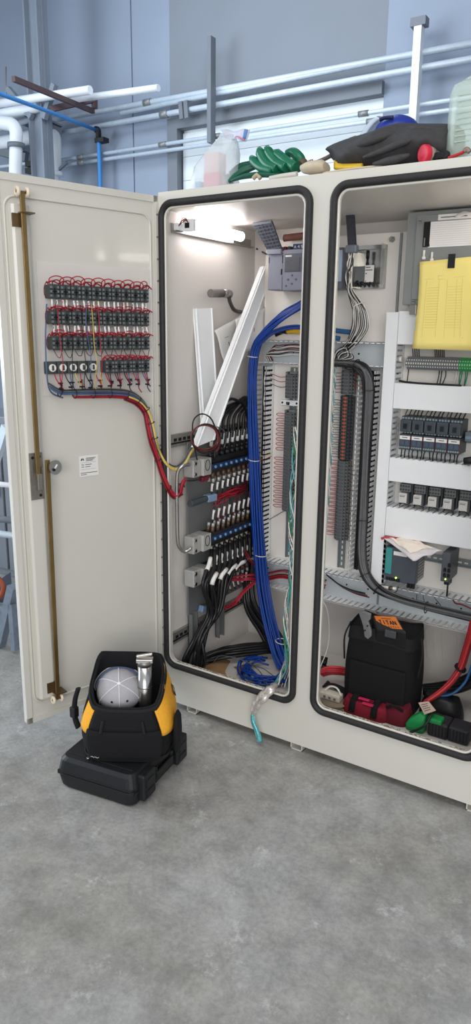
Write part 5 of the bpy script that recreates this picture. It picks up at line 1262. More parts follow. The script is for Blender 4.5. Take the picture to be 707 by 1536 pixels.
MB().box((a.x, .47, zb), (b.x, .592, zt), 0, None, .002).build('case', mat('switch_grey', (82, 86, 92), .45, 0, .04, 30), t)
for i in range(3):
    for j in range(2):
        if i == 0 and j == 0: continue
        x = a.x+.009+j*.015; z = zt-.055-i*.021; mb = MB(); mb.box((x, .468, z), (x+.011, .4715, z+.014)); mb.box((x+.003, .468, z+.014), (x+.008, .4715, z+.017)); mb.build('port', GRILLE, t)
mb = MB(); mb.cyl((a.x+.020, .471, zb+.012), (a.x+.020, .467, zb+.012), .0030, 12); mb.build('lamp', LEDM, t)
mb = MB(); mb.box((a.x+.012, .48, zb-.014), (a.x+.032, .52, zb)); mb.build('plug', BLACKP, t)
wire('network_lead', 'black lead dropping from the ethernet switch into the bottom duct', 'wire', [(a.x+.022, .50, zb-.012), (a.x+.024, .495, zb-.035), (a.x+.020, .51, zb-.07)], .0035, BLACKC)
# small connectors and leads above the bottom duct
wire('red_lead', 'loose red lead lying over the bottom duct edge at the frame side', 'wire', [yp(680, 900, .50), yp(684, 905, .49), yp(694, 907, .48), yp(712, 915, .48)], .003, DKRED)
wire('red_lead', 'long red lead running along the face of the bottom duct', 'wire', [yp(566, 884, .50), yp(590, 893, .51), yp(620, 900, .51), yp(660, 910, .51)], .0025, DKRED)
t = thing('inline_connector', 'white in-line connector with dark band beside the power supply foot', 'connector', yp(585, 882, .49))
MB().tube([yp(572, 880, .49), yp(595, 883, .49)], .007, 8).build('body', WHITEC, t); MB().tube([yp(584, 882, .489), yp(590, 882.5, .489)], .0085, 8).build('band', BROWNF, t); MB().tube([yp(578, 884, .49), yp(584, 889, .485), yp(594, 888, .485), yp(598, 880, .49)], .002, 5).build('lead', BLACKC, t)
for k, (p0, p1) in enumerate((((626, 891), (625, 902)), ((635, 893), (637, 903)), ((652, 896), (662, 909)))):
    wire('tie_wire', f'{ORD[k]} dark wire crossing the face of the bottom duct under the switch', 'wire', [yp(*p0, .515), yp((p0[0]+p1[0])/2, (p0[1]+p1[1])/2, .505), yp(*p1, .515)], .0016, mat('petrol_wire', (44, 66, 84), .5), 'dark wires on the duct face', 5)
# ---- thick black and grey bundle
th = thing('thick_cable_bundle', 'thick bundle of black and grey cables sweeping from top duct to bottom duct', 'cable bundle', (.62, .5, .6))
mp = [(yp(490, 545, .53), .020), (yp(512, 546, .50), .022), (yp(535, 548, .48), .022), (yp(549, 560, .48), .020), (yp(553, 585, .49), .020), (yp(551, 640, .50), .018), (yp(548, 700, .50), .018), (yp(544, 780, .49), .018), (yp(542, 830, .475), .019), (yp(548, 862, .46), .022), (yp(566, 884, .455), .022), (yp(596, 899, .455), .022), (yp(640, 911, .455), .022), (yp(690, 923, .455), .022), (yp(740, 936, .455), .022), (Vector((1.20, .47, .430)), .020), (Vector((1.275, .55, .435)), .012)]
bundle(th, mp, .0058, [BLACKC, GREYC, BLACKC, GREYC, GREYC, BLACKC, BLACKC, GREYC, BLACKC, GREYC, BLACKC, GREYC, BLACKC, BLACKC, GREYC, BLACKC, BLACKC, GREYC], 7, rnames='cable')
for i in (2, 4, 7, 9, 10, 12): d = mp[min(i+1, 14)][0]-mp[i-1][0]; ring(th, mp[i][0], d, .0235, .002)
for k in range(3): wire('branch_cable', f'{ORD[k]} dark cable lying low in the bottom duct beside the pillar', 'cable', [yp(490+4*k, 862+k*3, .55), yp(505+4*k, 874+k*3, .54), yp(525+4*k, 884+k*3, .53), yp(548+3*k, 890+k*3, .50)], .003, [BLACKC, GREYC, DKRED][k], 'cables in the bottom duct')
for k in range(6):
    wire('loose_coil', f'{["grey","white","black","grey","white","black"][k]} loose wire curling at the top duct end beside the pillar, {ORD[k]}', 'wire', [yp(498+k*1.5, 548, .55), yp(503+k*2, 528+k, .54), yp(516+k*2, 520+k*2, .54), yp(520+k*2, 533+k, .54), yp(505+k, 540, .54), yp(498, 536+k, .55)], .002, [GREYC, WHITEC, BLACKC][k % 3], 'loose wires at the duct end', 5)
wire('white_black_wire', 'thin pale wire hanging down the back wall beside the pillar', 'wire', [yp(484, 900, .40), yp(491, 915, .42), yp(494, 940, .45), yp(492, 970, .45), yp(482, 998, .40), yp(474, 1020, .30)], .0022, WHITEC)
for k, zz in ((0, 1.372), (1, .53)): pass
# ---- cabinet floor, second bay: black tool bag
def soft_body(c, hx, hy, z0, z1, tfx, tfy, n=28, e=.45, sag=.01, rings=9, lean=(0,0)):
    R = []
    for i in range(rings):
        u = i/(rings-1); r = []
        sx, sy = hx*(1+(tfx-1)*u+.06*math.sin(u*PI)), hy*(1+(tfy-1)*u+.08*math.sin(u*PI))
        for k in range(n):
            a = 2*PI*k/n; ca, sa = math.cos(a), math.sin(a)
            r.append(Vector((c[0]+lean[0]*u+sx*math.copysign(abs(ca)**e, ca), c[1]+lean[1]*u+sy*math.copysign(abs(sa)**e, sa), z0+(z1-z0)*u+sag*math.sin(a*3)*u)))
        R.append(r)
    return R
t = thing('black_tool_bag', 'soft black tool bag standing on the second bay floor', 'bag', (.83, .36, .068))
R = soft_body((.828, .37), .142, .10, .069, .385, .93, .88, lean=(-.010, .02))
MB().loft(R).build('body', FABRIC, t)
R2 = [[Vector((p.x, p.y, p.z)) + (p-Vector((.83, .39, p.z)))*.03 for p in R[-2]], [p+(p-Vector((.83, .39, p.z)))*.03+Vector((0,0,.012)) for p in R[-1]]]
MB().loft(R2, 0, (False, False)).build('rim_band', mat('black_webbing', (24, 24, 27), .85, 0, .2, 150), t)
mb = MB(); mb.box((.72, .262, .12), (.95, .276, .27), 0, None, .006); mb.build('front_pocket', FABRIC, t)
for s in (-1, 1): MB().tube([(.835+s*.145, .33, .40), (.835+s*.160, .31, .34), (.835+s*.152, .30, .25)], .008, 6, flat=((0,1,0), .4)).build('side_strap', mat('black_webbing', (24,24,27)), t)
t = thing('grey_wrench', 'grey metal adjustable tool lying over the rim of the black tool bag', 'tool', yp(547, 930, .27))
GT = mat('tool_grey', (128, 128, 130), .42, .3, .06, 40)
Mp = [(538,919),(544,917),(551,920),(556,922),(555,930),(552,933),(557,948),(557,955),(552,959),(547,955),(545,940),(542,930)]
pts = [yp(x, y, .262) for x, y in Mp]; n = len(pts)
MB().add(pts+[p+Vector((.0, .012, .002)) for p in pts], [tuple(range(n)), tuple(reversed(range(n, 2*n)))]+[(k, (k+1) % n, n+(k+1) % n, n+k) for k in range(n)]).build('body', GT, t, bev=.002)
for (px, py) in ((551, 938), (547, 945)): q = yp(px, py, .261); MB().beam(q, q+Vector((.004,0,-.003)), .008, .003, (0,1,0)).build('slot', GRILLE, t)
t = thing('tool_battery', 'black power tool battery with orange label standing in the black bag', 'battery', yp(590, 950, .30))
q0, q1, q2, q3 = yp(562, 924, .33), yp(594, 926, .33), yp(606, 947, .29), yp(570, 944, .29)
up = Vector((0,0,1))
top = [q0+Vector((-.012,.0,0)), q1+Vector((.008,0,0)), q2+Vector((.012,-.004,0)), q3+Vector((-.014,-.004,0))]; bot = [p-Vector((0, -.01, .075)) for p in top]
MB().add(top+bot, [(0,1,2,3),(7,6,5,4),(0,4,5,1),(1,5,6,2),(2,6,7,3),(3,7,4,0)]).build('body', BLACKP, t, bev=.006)
OL = mat('orange_label', (206, 112, 40), .5, 0, .05, 40); nn = (q1-q0).cross(q3-q0).normalized(); nn = nn if nn.z > 0 else -nn
lq = [q0, q1, q2.lerp(q1, .12), q3.lerp(q0, .12)]
MB().add([p+nn*.001 for p in lq]+[p+nn*.0022 for p in lq], [(0,1,2,3),(7,6,5,4),(0,4,5,1),(1,5,6,2),(2,6,7,3),(3,7,4,0)]).build('label', OL, t)
def onl(u, v): return lq[0].lerp(lq[1], u).lerp(lq[3].lerp(lq[2], u), v)+nn*.0026
mb = MB()
def stroke(pts, w=.0032):
    for a, b in zip(pts[:-1], pts[1:]): mb.beam(onl(*a), onl(*b), w, .0008, nn)
def glyph(ch, u, w=.115, v0=.36, v1=.68):
    S = {'T': [[(0,0),(1,0)], [(.5,0),(.5,1)]], 'I': [[(.5,0),(.5,1)]], 'A': [[(0,1),(.5,0),(1,1)], [(.2,.65),(.8,.65)]], 'N': [[(0,1),(0,0),(1,1),(1,0)]]}[ch]
    for s in S: stroke([(u+w*a, v0+(v1-v0)*b) for a, b in s])
for k, ch in enumerate('TITAN'): glyph(ch, .12+k*.155)
stroke([(.28, .20), (.72, .20)], .002)
for k in range(8): stroke([(.14+k*.1, .80), (.18+k*.1, .92)], .002)
mb.build('lettering', BLACKP, t)
MB().box(yp(577, 953, .27)+Vector((0,0,-.006)), yp(594, 953, .27)+Vector((0,.01,.012)), 0, None, .003).build('latch', DKDEV, t)
# coil of red wire by the pillar, white adapter, pale spool
t = thing('red_wire_coil', 'folded hank of red wire lying between the pillar and the black bag', 'wire', zp(500, 1020, .13))
for k in range(7):
    o = Vector((0, jit(.02), .006*k)); P = [zp(482, 1016, .11)+o, zp(492, 1013, .115)+o, zp(505, 1013, .115)+o, zp(518, 1015, .11)+o, zp(524, 1020, .105)+o]
    MB().tube(P, .0055, 6).build('strand', REDC if k % 3 else mat('bright_red', (204, 58, 58), .4), t)
t = thing('white_adapter', 'white adapter block with a short lead on the cabinet floor beside the pillar', 'adapter', zp(498, 1046, .08))
c = zp(497, 1044, .105); MB().box(c+Vector((-.045,-.02,-.012)), c+Vector((.045,.02,.018)), 0, None, .006).build('body', mat('ivory_plastic', (214, 206, 190), .5, 0, .04, 40), t)
MB().tube([c+Vector((-.03,0,.015)), c+Vector((-.01,.01,.035)), c+Vector((.02,.01,.035)), c+Vector((.045,0,.012))], .004, 6).build('lead', WHITEC, t)
for k in range(3): MB().box(c+Vector((-.025+k*.022,-.021,-.004)), c+Vector((-.015+k*.022,-.019,.006))).build('contact', GREYDEV, t)
t = thing('tan_spool', 'flat tan spool lying under the white adapter', 'spool', zp(500, 1060, .07)); c = zp(502, 1058, .07)
MB().lathe([(.012,0),(.055,0),(.055,.004),(.045,.006),(.045,.016),(.055,.018),(.055,.022),(.012,.022)], Matrix.Translation(c), 28).build('reel', mat('tan_board', (150, 136, 114), .7, 0, .06, 30), t)
MB().lathe([(.0,.0222),(.010,.0222),(.010,.024),(.0,.024)], Matrix.Translation(c), 14).build('hub', BLACKP, t)
t = thing('black_lead_coil', 'tangled black lead lying round the red wire hank and white adapter', 'lead', zp(505, 1040, .07))
for k in range(5):
    MB().tube([zp(484+k*2, 1030-2*k, .075+.005*k), zp(500, 1026+k, .085+.005*k), zp(520-k, 1036+2*k, .08+.006*k), zp(518-3*k, 1052-k, .085), zp(500-2*k, 1054-2*k, .075)], .0045, 6).build('loop', BLACKC, t)
# crimson soft tool pouch with black straps, plus second one
CRIM = mat('crimson_fabric', (132, 20, 40), .8, 0, .15, 80); PINK = mat('hot_pink_web', (206, 44, 90), .6, 0, .06, 60)
t = thing('crimson_case', 'crimson tool case with black straps lying in front of the black bag', 'case', zp(548, 1075, .07))
c = zp(548, 1072, .07); R = soft_body((c.x, c.y+.02), .095, .05, .069, .125, .9, .8, e=.6, sag=.002)
MB().loft(R).build('body', CRIM, t)
for s in (-.045, .045): MB().tube([(c.x+s, c.y-.035, .085), (c.x+s, c.y-.02, .125), (c.x+s, c.y+.02, .136), (c.x+s, c.y+.06, .12)], .014, 6, flat=((1,0,0), .3)).build('strap', FABRIC, t)
for s, dz in ((-.005, .133), (.02, .128)): MB().box((c.x+s-.025, c.y-.01-.02*(s > 0), dz), (c.x+s+.02, c.y+.004-.02*(s > 0), dz+.006), 0, None, .002).build('pull_tab', PINK, t)
t = thing('crimson_case', 'smaller dark crimson pouch between the tool case and the green tool', 'pouch', zp(590, 1088, .07)); c = zp(592, 1084, .07)
R = soft_body((c.x, c.y+.03), .055, .05, .069, .135, .8, .8, e=.7, sag=.004); MB().loft(R).build('body', mat('dark_crimson', (104, 18, 34), .8, 0, .15, 80), t)
MB().tube([(c.x-.03, c.y-.01, .13), (c.x, c.y-.02, .15), (c.x+.03, c.y-.005, .13)], .006, 6).build('handle', FABRIC, t)
# green tool and grey boxes
GRN = mat('bright_green_plastic', (24, 146, 76), .45, 0, .08, 40)
t = thing('green_tool', 'bright green hand tool with dark lead wrapped round it', 'tool', zp(622, 1095, .07)); c = zp(622, 1096, .07)
R = [[Vector((c.x+a*w+dx, c.y+b*w*.8+.02, .069+z)) for a, b in [(math.copysign(abs(math.cos(2*PI*k/16))**.5, math.cos(2*PI*k/16)), math.copysign(abs(math.sin(2*PI*k/16))**.5, math.sin(2*PI*k/16))) for k in range(16)]] for z, w, dx in ((0,.036,0),(.02,.038,.0),(.045,.030,.008),(.062,.020,.018),(.072,.012,.022))]
MB().loft(R).build('body', GRN, t)
MB().box((c.x+.045, c.y-.01, .125), (c.x+.10, c.y+.035, .145), 0, None, .006).build('trigger', GRN, t)
MB().tube([(c.x-.01, c.y-.04, .075), (c.x+.045, c.y-.03, .12), (c.x+.06, c.y+.01, .165), (c.x+.05, c.y+.05, .13)], .005, 7).build('lead', BLACKC, t)
t = thing('dark_power_tool', 'dark power tool body with tan rating plate lying behind the green tool', 'power tool', zp(650, 1075, .07)); c = zp(655, 1082, .07)
R = soft_body((c.x, c.y+.06), .085, .05, .069, .150, .75, .7, e=.7, sag=.004); MB().loft(R).build('body', BLACKP, t)
q = [yp(628, 1054, .22), yp(643, 1052, .22), yp(654, 1066, .21), yp(637, 1072, .21)]; nn = (q[1]-q[0]).cross(q[3]-q[0]).normalized(); nn = nn if nn.y < 0 else -nn
pl = MB().add(q+[p-nn*.004 for p in q], [(0,1,2,3),(7,6,5,4),(0,4,5,1),(1,5,6,2),(2,6,7,3),(3,7,4,0)]).build('rating_plate', mat('tan_label', (186, 164, 148), .6, 0, .05, 30), t)
mb = MB()
for k in range(4):
    v = .2+k*.18; mb.beam(q[0].lerp(q[3], v).lerp(q[1].lerp(q[2], v), .15)+nn*.0006, q[0].lerp(q[3], v).lerp(q[1].lerp(q[2], v), .8-.1*(k % 2))+nn*.0006, .002, .0008, nn)
mb.build('print', INK, pl)
for k, (px, lab) in enumerate(((652, 'grey ribbed battery box beside the green tool'), (683, 'second grey ribbed box at the frame side of the floor'))):
    c = zp(px, 1106+k*9, .069); t = thing('ribbed_box', lab, 'box', c)
    MB().box(c+Vector((-.03,.0,.0)), c+Vector((.045,.08,.06)), 0, None, .008).build('body', mat('charcoal_plastic', (52, 50, 56), .5, 0, .08, 40), t)
    mb = MB()
    for j in range(6): mb.box(c+Vector((-.024+j*.012,-.002,.008)), c+Vector((-.019+j*.012,.001,.052)))
    mb.build('rib_pattern', BLACKP, t)
# red and blue cables rising at the frame side, black hose on the floor
t = thing('red_cable_bundle', 'bundle of red cables rising from the floor at the frame edge', 'cable bundle', zp(655, 1045, .12))
for k in range(9):
    o = Vector((jit(.012), jit(.012), jit(.010)))
    MB().tube([yp(712, 930, .44)+o, yp(706, 955, .44)+o, yp(700, 975, .44)+o, yp(691, 1002, .43)+o, yp(675, 1025, .40)+o, yp(655, 1042, .36)+o, yp(640, 1052, .33)+o], .0055, 6).build('cable', REDC if k % 3 else mat('bright_red', (204,58,58)), t)
ring(t, yp(691, 1002, .43), (.5, -.1, 1), .019, .006)
for k in range(3):
    wire('blue_hose', f'{ORD[k]} blue hose curving beside the red cable bundle', 'hose', [p+Vector((0, .014*k, .004*k)) for p in (yp(714, 980+4*k, .46), yp(706, 1005+3*k, .46), yp(697, 1025+3*k, .44), yp(680, 1040+2*k, .42), yp(660, 1045, .40))], .0055, mat('mid_blue_hose', (54, 112, 168), .4, 0, .08, 40) if k != 1 else mat('dark_blue_hose', (30, 50, 90), .4), 'blue hoses by the red cables', 8)
fh = thing('hose_bundle', 'thick black hoses lying along the back of the second bay floor', 'hose bundle', yp(680, 1040, .46))
for k in range(4):
    MB().tube([yp(636, 1030+3*k, .50-.02*k), yp(660, 1027+4*k, .50-.02*k), yp(690, 1020+5*k, .50-.02*k), yp(722, 1004+6*k, .50-.02*k)], .012, 9).build('hose', HOSE, fh)
# ================================================================ things lying on the cabinet roof
TOP = 2.0
CLEARBAG = mat('clear_film', (226, 236, 242), .18, 0, .02, 20, alpha=.5)
def wobble(rings, amt, seed):
    r = random.Random(seed)
    return [[p+Vector((r.uniform(-amt, amt), r.uniform(-amt, amt), r.uniform(-amt, amt)*.5 if 0 < i < len(rings)-1 else 0)) for p in ring_] for i, ring_ in enumerate(rings)]
t = thing('clear_plastic_bag', 'crumpled clear zip bag with a pinkish red box inside, on the cabinet roof', 'plastic bag', (.20, .13, TOP))
a, b = yp(288, 276, .12), yp(351, 270, .12); cxb, hw = (a.x+b.x)/2, (b.x-a.x)/2
R = []
for i, (u, wx, dx) in enumerate(((0,.97,0),(.12,1.04,0),(.3,1.0,.004),(.5,.90,.012),(.7,.72,.028),(.86,.50,.046),(1,.34,.058))):
    R.append([Vector((cxb+dx+hw*wx*math.copysign(abs(math.cos(q))**.7, math.cos(q)), .13+.055*wx*math.copysign(abs(math.sin(q))**.7, math.sin(q)), TOP+.001+.185*u)) for q in [2*PI*k/22 for k in range(22)]])
MB().loft(wobble(R, .006, 3)).build('film', CLEARBAG, t)
q = [yp(331, 195, .12), yp(337, 206, .11), yp(370, 212, .10), yp(376, 196, .10)]
fn = lambda u, v: q[0].lerp(q[3], u).lerp(q[1].lerp(q[2], u), v)+Vector((0, .01*math.sin(u*6), .004*math.sin(u*9+v*3)))
MB().sheet(fn, 10, 5, .0012).build('zip_flap', mat('pale_flap', (206, 208, 224), .4, 0, .04, 30, alpha=.85), t)
MB().sheet(lambda u, v: Vector(fn(.45+.5*u, .75+.15*v))+Vector((0,-.0015,0)), 8, 2, .0006).build('pink_strip', mat('pink_print', (196, 120, 140), .5), t)
MB().sheet(lambda u, v: Vector(fn(.86+.1*u, .05+.7*v))+Vector((0,-.0015,0)), 3, 3, .0006).build('blue_strip', mat('blue_print', (92, 132, 190), .5), t)
bx0, bx1 = yp(309, 250, .12).x, yp(332, 250, .12).x
tb = thing('small_box', 'pinkish red box standing inside the clear zip bag', 'box', ((bx0+bx1)/2, .13, TOP))
MB().box((bx0, .105, TOP+.003), (bx1, .155, TOP+.067), 0, None, .002).build('lower_half', mat('red_carton', (226, 92, 98), .6, 0, .04, 20), tb)
MB().box((bx0+.001, .106, TOP+.067), (bx1-.001, .154, TOP+.135), 0, None, .003).build('upper_half', mat('peach_carton', (226, 178, 164), .6, 0, .04, 20), tb)
tag(MB().box((bx0-.035, .10, TOP+.003), (bx0-.012, .15, TOP+.045), 0, None, .004).build('small_pack', mat('teal_pack', (112, 176, 196), .5, 0, .08, 40)), 'pale teal packet at the edge of the clear zip bag', 'packet')
# green rubber gloves
GLV = mat('green_rubber', (18, 104, 74), .34, 0, .12, 60, bump=.15); GLV2 = mat('dark_green_rubber', (22, 84, 64), .38, 0, .12, 60)
CUFF = mat('tan_lining', (176, 160, 134), .85, 0, .08, 60)
t = thing('rubber_glove', 'green rubber glove with raised fingers lying on the cabinet roof', 'glove', yp(425, 262, .10))
Yg = .09
for pts, r in (([(377,236),(384,245),(394,252),(410,256)], .0155), ([(389,223),(393,235),(401,246),(416,254)], .0165), ([(400,221),(406,233),(416,244),(430,251)], .0165), ([(411,228),(420,234),(431,243),(444,251)], .0165)):
    MB().tube([yp(x, y, Yg-.01*i) for i, (x, y) in enumerate(pts)], r, 12, 0, 6, taper=lambda u: .55+.45*min(1, u*6)).build('finger', GLV, t)
MB().tube([yp(430,231,Yg+.03), yp(440,229,Yg+.03), yp(449,237,Yg+.02), yp(452,247,Yg+.02), yp(445,254,Yg+.01)], .018, 12, 0, 6, taper=lambda u: .7+.3*math.sin(u*PI)).build('thumb', GLV, t)
MB().tube([yp(398,256,Yg), yp(415,257,Yg), yp(435,254,Yg), yp(449,249,Yg)], .021, 14, 0, 6, flat=((0,1,0), .75), taper=lambda u: .8+.2*math.sin(u*PI)).build('palm', GLV, t)
MB().tube([yp(450,249,Yg), yp(457,244,Yg+.02)], .016, 12, 0, 2).build('cuff', mat('brown_lining', (96, 86, 72), .8), t)
t = thing('rubber_glove', 'second green rubber glove lying flat under the raised fingers', 'glove', yp(390, 268, .08))
MB().tube([yp(348,271,.06), yp(362,266,.06), yp(378,263,.06), yp(395,262,.06), yp(415,263,.06), yp(430,262,.06)], .014, 12, 0, 6, flat=((0,1,0), .6), taper=lambda u: .5+.6*math.sin(u*PI)).build('palm', GLV2, t)
MB().tube([yp(343,273,.07), yp(355,263,.08), yp(370,255,.09), yp(386,250,.10)], .012, 10, 0, 6, taper=lambda u: .5+.5*math.sin(u*PI)).build('finger', GLV2, t)
MB().tube([yp(380,268,.05), yp(386,262,.05), yp(391,268,.05)], .007, 8).build('cuff', CUFF, t)
t = thing('rubber_glove', 'third dark green glove poking from behind the clear zip bag', 'glove', yp(365, 255, .16))
MB().tube([yp(343,268,.14), yp(358,258,.15), yp(372,250,.16), yp(384,244,.17)], .011, 10, 0, 6).build('finger', GLV2, t); MB().tube([yp(346,262,.15), yp(360,250,.16), yp(376,246,.17)], .011, 10).build('finger', GLV2, t)
MB().tube([yp(340,272,.13), yp(346,268,.14)], .02, 10, 0, 2).build('palm', GLV2, t)
tag(MB().tube([yp(405,268,.05), yp(425,264,.05), yp(446,261,.05)], .008, 8).build('paper_scrap', mat('pale_rag', (200, 196, 184), .8, 0, .05, 30)), 'pale crumpled scrap lying in front of the green gloves', 'rag')
# beige roll, strap, yellow rag
t = thing('cloth_roll', 'beige folded cloth roll lying at the roof edge beside the gloves', 'cloth', yp(478, 258, .05))
BEI = mat('beige_cloth', (196, 184, 160), .85, 0, .05, 40, bump=.2)
R = [[yp(456,260,.06)+Vector((0, .03*math.cos(q), .012+.013*math.sin(q))) for q in [2*PI*k/14 for k in range(14)]], [yp(466,258,.06)+Vector((0, .035*math.cos(q), .012+.020*math.sin(q))) for q in [2*PI*k/14 for k in range(14)]],
     [yp(484,256,.06)+Vector((0, .035*math.cos(q), .012+.020*math.sin(q))) for q in [2*PI*k/14 for k in range(14)]], [yp(490,256,.06)+Vector((0, .028*math.cos(q), .010+.014*math.sin(q))) for q in [2*PI*k/14 for k in range(14)]]]
MB().loft(R).build('roll', BEI, t)
MB().tube([yp(486,260,.05), yp(510,256,.04), yp(540,252,.04), yp(575,249,.04)], .006, 8, flat=((0,1,0), .6)).build('loose_end', BEI, t)
t = thing('webbing_strap', 'brown-grey webbing strap sloping from the beige roll up to the jacket', 'strap', yp(460, 250, .14)); WEB = mat('taupe_webbing', (112, 106, 98), .8, 0, .12, 120)
MB().tube([yp(456,254,.14), yp(470,246,.14), yp(492,236,.14), yp(515,222,.14), yp(537,211,.15)], .012, 8, 0, 6, flat=((0,1,0), .5)).build('strap', WEB, t)
MB().beam(yp(461,246,.12), yp(470,242,.12), .016, .012, (0,1,0), ch=.003).build('buckle', STEEL, t); MB().beam(yp(525,212,.13), yp(536,208,.13), .02, .012, (0,1,0), ch=.003).build('slider', BRASS, t)
t = thing('yellow_gloves', 'yellow ribbed rag peeking out under the black jacket', 'rag', yp(525, 252, .06)); YR = mat('yellow_cloth', (216, 180, 52), .7, 0, .08, 60)
for k in range(4): MB().tube([yp(503,243+k*2.6,.10-.012*k), yp(520,244+k*2.6,.09-.012*k), yp(544,243+k*2.8,.09-.012*k)], .0075, 8).build('fold', YR, t)
# black jacket: a crumpled heap
JK = mat('black_jacket', (58, 57, 58), .75, 0, .15, 60, bump=.25)
ja, jb = yp(498, 222, .18), yp(676, 190, .18)
t = thing('black_jacket', 'crumpled black jacket heaped on the cabinet roof', 'jacket', ((ja.x+jb.x)/2, .18, TOP))
out = [(497,224,228),(512,218,234),(530,210,246),(550,204,250),(572,196,249),(590,190,247),(606,186,245),(622,186,243),(640,187,240),(658,188,236),(676,189,232),(700,192,228)]
R = []
for i, (px, yt, yb) in enumerate(out):
    r = []; hi = yp(px, yt, .18).z; X = yp(px, yt, .18).x
    lo = max(TOP+.002, yp(px, yb, .10).z-.0) if i in (0, 1) else TOP+.004
    d = .035+.12*min(1, (i+.6)/3)
    for k in range(20):
        q = 2*PI*k/20; c, s = math.cos(q), math.sin(q)
        wob = 1+.10*math.sin(3*q+i*1.3)+.06*math.sin(5*q-i*.9)
        z = lo+(hi-lo)*(.5+.5*s)
        r.append(Vector((X+.012*math.sin(q*2+i), .17+d*.85*c*wob*(1-.25*max(0, s)), z+.004*math.sin(4*q+i*2)*(1 if -.7 < s < .8 else 0))))
    R.append(r)
MB().loft(R).build('body', JK, t, sub=1)
for pts, r in (([(520,222,.05),(550,214,.04),(580,204,.06),(606,198,.08)], .010), ([(545,236,.03),(575,226,.025),(605,214,.03),(635,204,.05)], .009), ([(560,246,.03),(590,240,.02),(615,232,.02)], .010), ([(600,196,.09),(630,193,.08),(668,196,.08)], .009)):
    MB().tube([yp(*p) for p in pts], r, 8, 0, 6, taper=lambda u: .4+.8*math.sin(u*PI)).build('fold', JK, t)
# face shield with clear visor and blue headgear
t = thing('face_shield', 'face shield with clear visor and blue crown lying behind the jacket', 'face shield', yp(590, 200, .27))
NVB = mat('royal_blue_plastic', (44, 62, 150), .3, 0, .05, 30)
c = yp(598, 209, .27)
R = []
for i in range(7):
    v = i/6*PI/2; R.append([c+Vector((.078*math.cos(v)*math.cos(q)-.006, .075*math.cos(v)*math.sin(q), .010+.062*math.sin(v)*(1 if math.cos(q) > -2 else 1))) for q in [2*PI*k/20 for k in range(20)]])
MB().loft(R).build('crown', NVB, t)
q = [yp(546, 207, .22), yp(572, 178, .22), yp(585, 176, .30), yp(556, 207, .32)]
MB().sheet(lambda u, v: q[0].lerp(q[3], u).lerp(q[1].lerp(q[2], u), v)+Vector((-.015*math.sin(u*PI), -.03*math.sin(u*PI), .01*math.sin(v*PI))), 10, 8, .002).build('visor', mat('visor_clear', (206, 220, 234), .15, 0, .02, 10, alpha=.72), t)
MB().tube([yp(570,180,.20), yp(577,177,.20), yp(590,176,.20)], .006, 8).build('pivot_band', mat('dark_navy', (28, 34, 74), .4), t)
# red headlamp, red cloth, red tool
t = thing('red_cap_lamp', 'red round cap light with grey body lying before the jacket', 'lamp', yp(636, 240, .05))
REDP = mat('signal_red', (204, 36, 60), .4, 0, .04, 30)
a = yp(634, 231, .03); ax = Vector((.55, .75, .05)).normalized()
MB().cyl(a, a+ax*.018, .026, 24).build('red_cap', REDP, t, bev=.003)
MB().cyl(a+ax*.018, a+ax*.040, .024, 20, r2=.017).build('grey_collar', mat('warm_grey', (140, 128, 118), .5), t)
MB().cyl(a+ax*.040, a+ax*.075, .014, 16).build('neck', DKDEV, t)
t = thing('red_cloth', 'red cloth showing between the jacket and the clear bottle', 'cloth', yp(655, 230, .13)); RC = mat('red_cloth', (168, 24, 44), .8, 0, .1, 60, bump=.3)
R = [[yp(px, 228, .14)+Vector((0, .05*math.cos(q), (TOP+.028-yp(px,228,.14).z)+.026*sc*math.sin(q)+.004*math.sin(3*q+px))) for q in [2*PI*k/16 for k in range(16)]] for px, sc in ((628,.4),(640,.95),(655,1.1),(668,1.0),(676,.5))]
MB().loft(R).build('bundle', RC, t)
for k, px in enumerate((651, 657, 663, 669)):
    c = yp(px, 235-k, .05); tag(MB().cyl(c-Vector((0,.01,0)), c+Vector((.004,.02,.0)), .009+.002*(k == 3), 12).build('black_fitting', BLACKP), f'{ORD[k]} small black fitting in the row beside the red cap light', 'fitting', 'small black fittings on the roof')
t = thing('red_hand_tool', 'hand tool with red handle lying in front of the clear bottle', 'tool', yp(688, 232, .03))
MB().tube([yp(673,237,.03), yp(682,234,.03), yp(692,230,.03), yp(699,226,.03)], .006, 8, 0, 6, flat=((0,1,0), .7)).build('handle', mat('tool_red', (176, 40, 34), .4, 0, .05, 30), t)
MB().tube([yp(697,227,.03), yp(701,224,.03), yp(705,228,.03)], .007, 8).build('head', mat('old_steel', (140, 120, 112), .5, .5, .1, 40), t)
# big clear bottle
t = thing('clear_jug', 'large clear greenish plastic jug with printed lines on the cabinet roof', 'jug', yp(712, 232, .12))
JUG = mat('green_tint_plastic', (206, 222, 208), .22, 0, .02, 12, alpha=.5)
c = yp(716, 232, .12); r = c.x-yp(675, 200, .12).x; hz = yp(690, 139, .12).z+.012
def rr(s, z): return [Vector((c.x+r*s*math.copysign(abs(math.cos(q))**.6, math.cos(q)), .13+r*s*math.copysign(abs(math.sin(q))**.6, math.sin(q)), z)) for q in [2*PI*k/32 for k in range(32)]]
MB().loft([rr(.94, TOP+.001), rr(1, TOP+.012), rr(1, TOP+.08), rr(.985, TOP+.09), rr(1, TOP+.10), rr(1, hz-.03), rr(.93, hz-.006), rr(.8, hz), rr(.3, hz+.03), rr(.28, hz+.06)]).build('body', JUG, t)
MB().cyl((c.x, .13, hz+.06), (c.x, .13, hz+.085), r*.32, 20).build('cap', WHITEC, t)
mb = MB()
for k in range(9): mb.box((c.x-r*.55, .13-r*1.004-.0006, TOP+.05+k*.015), (c.x-r*.55+r*(.5+.12*(k % 3)), .13-r*1.0, TOP+.053+k*.015))
mb.build('printed_lines', mat('green_grey_ink', (168, 184, 170), .6), t)

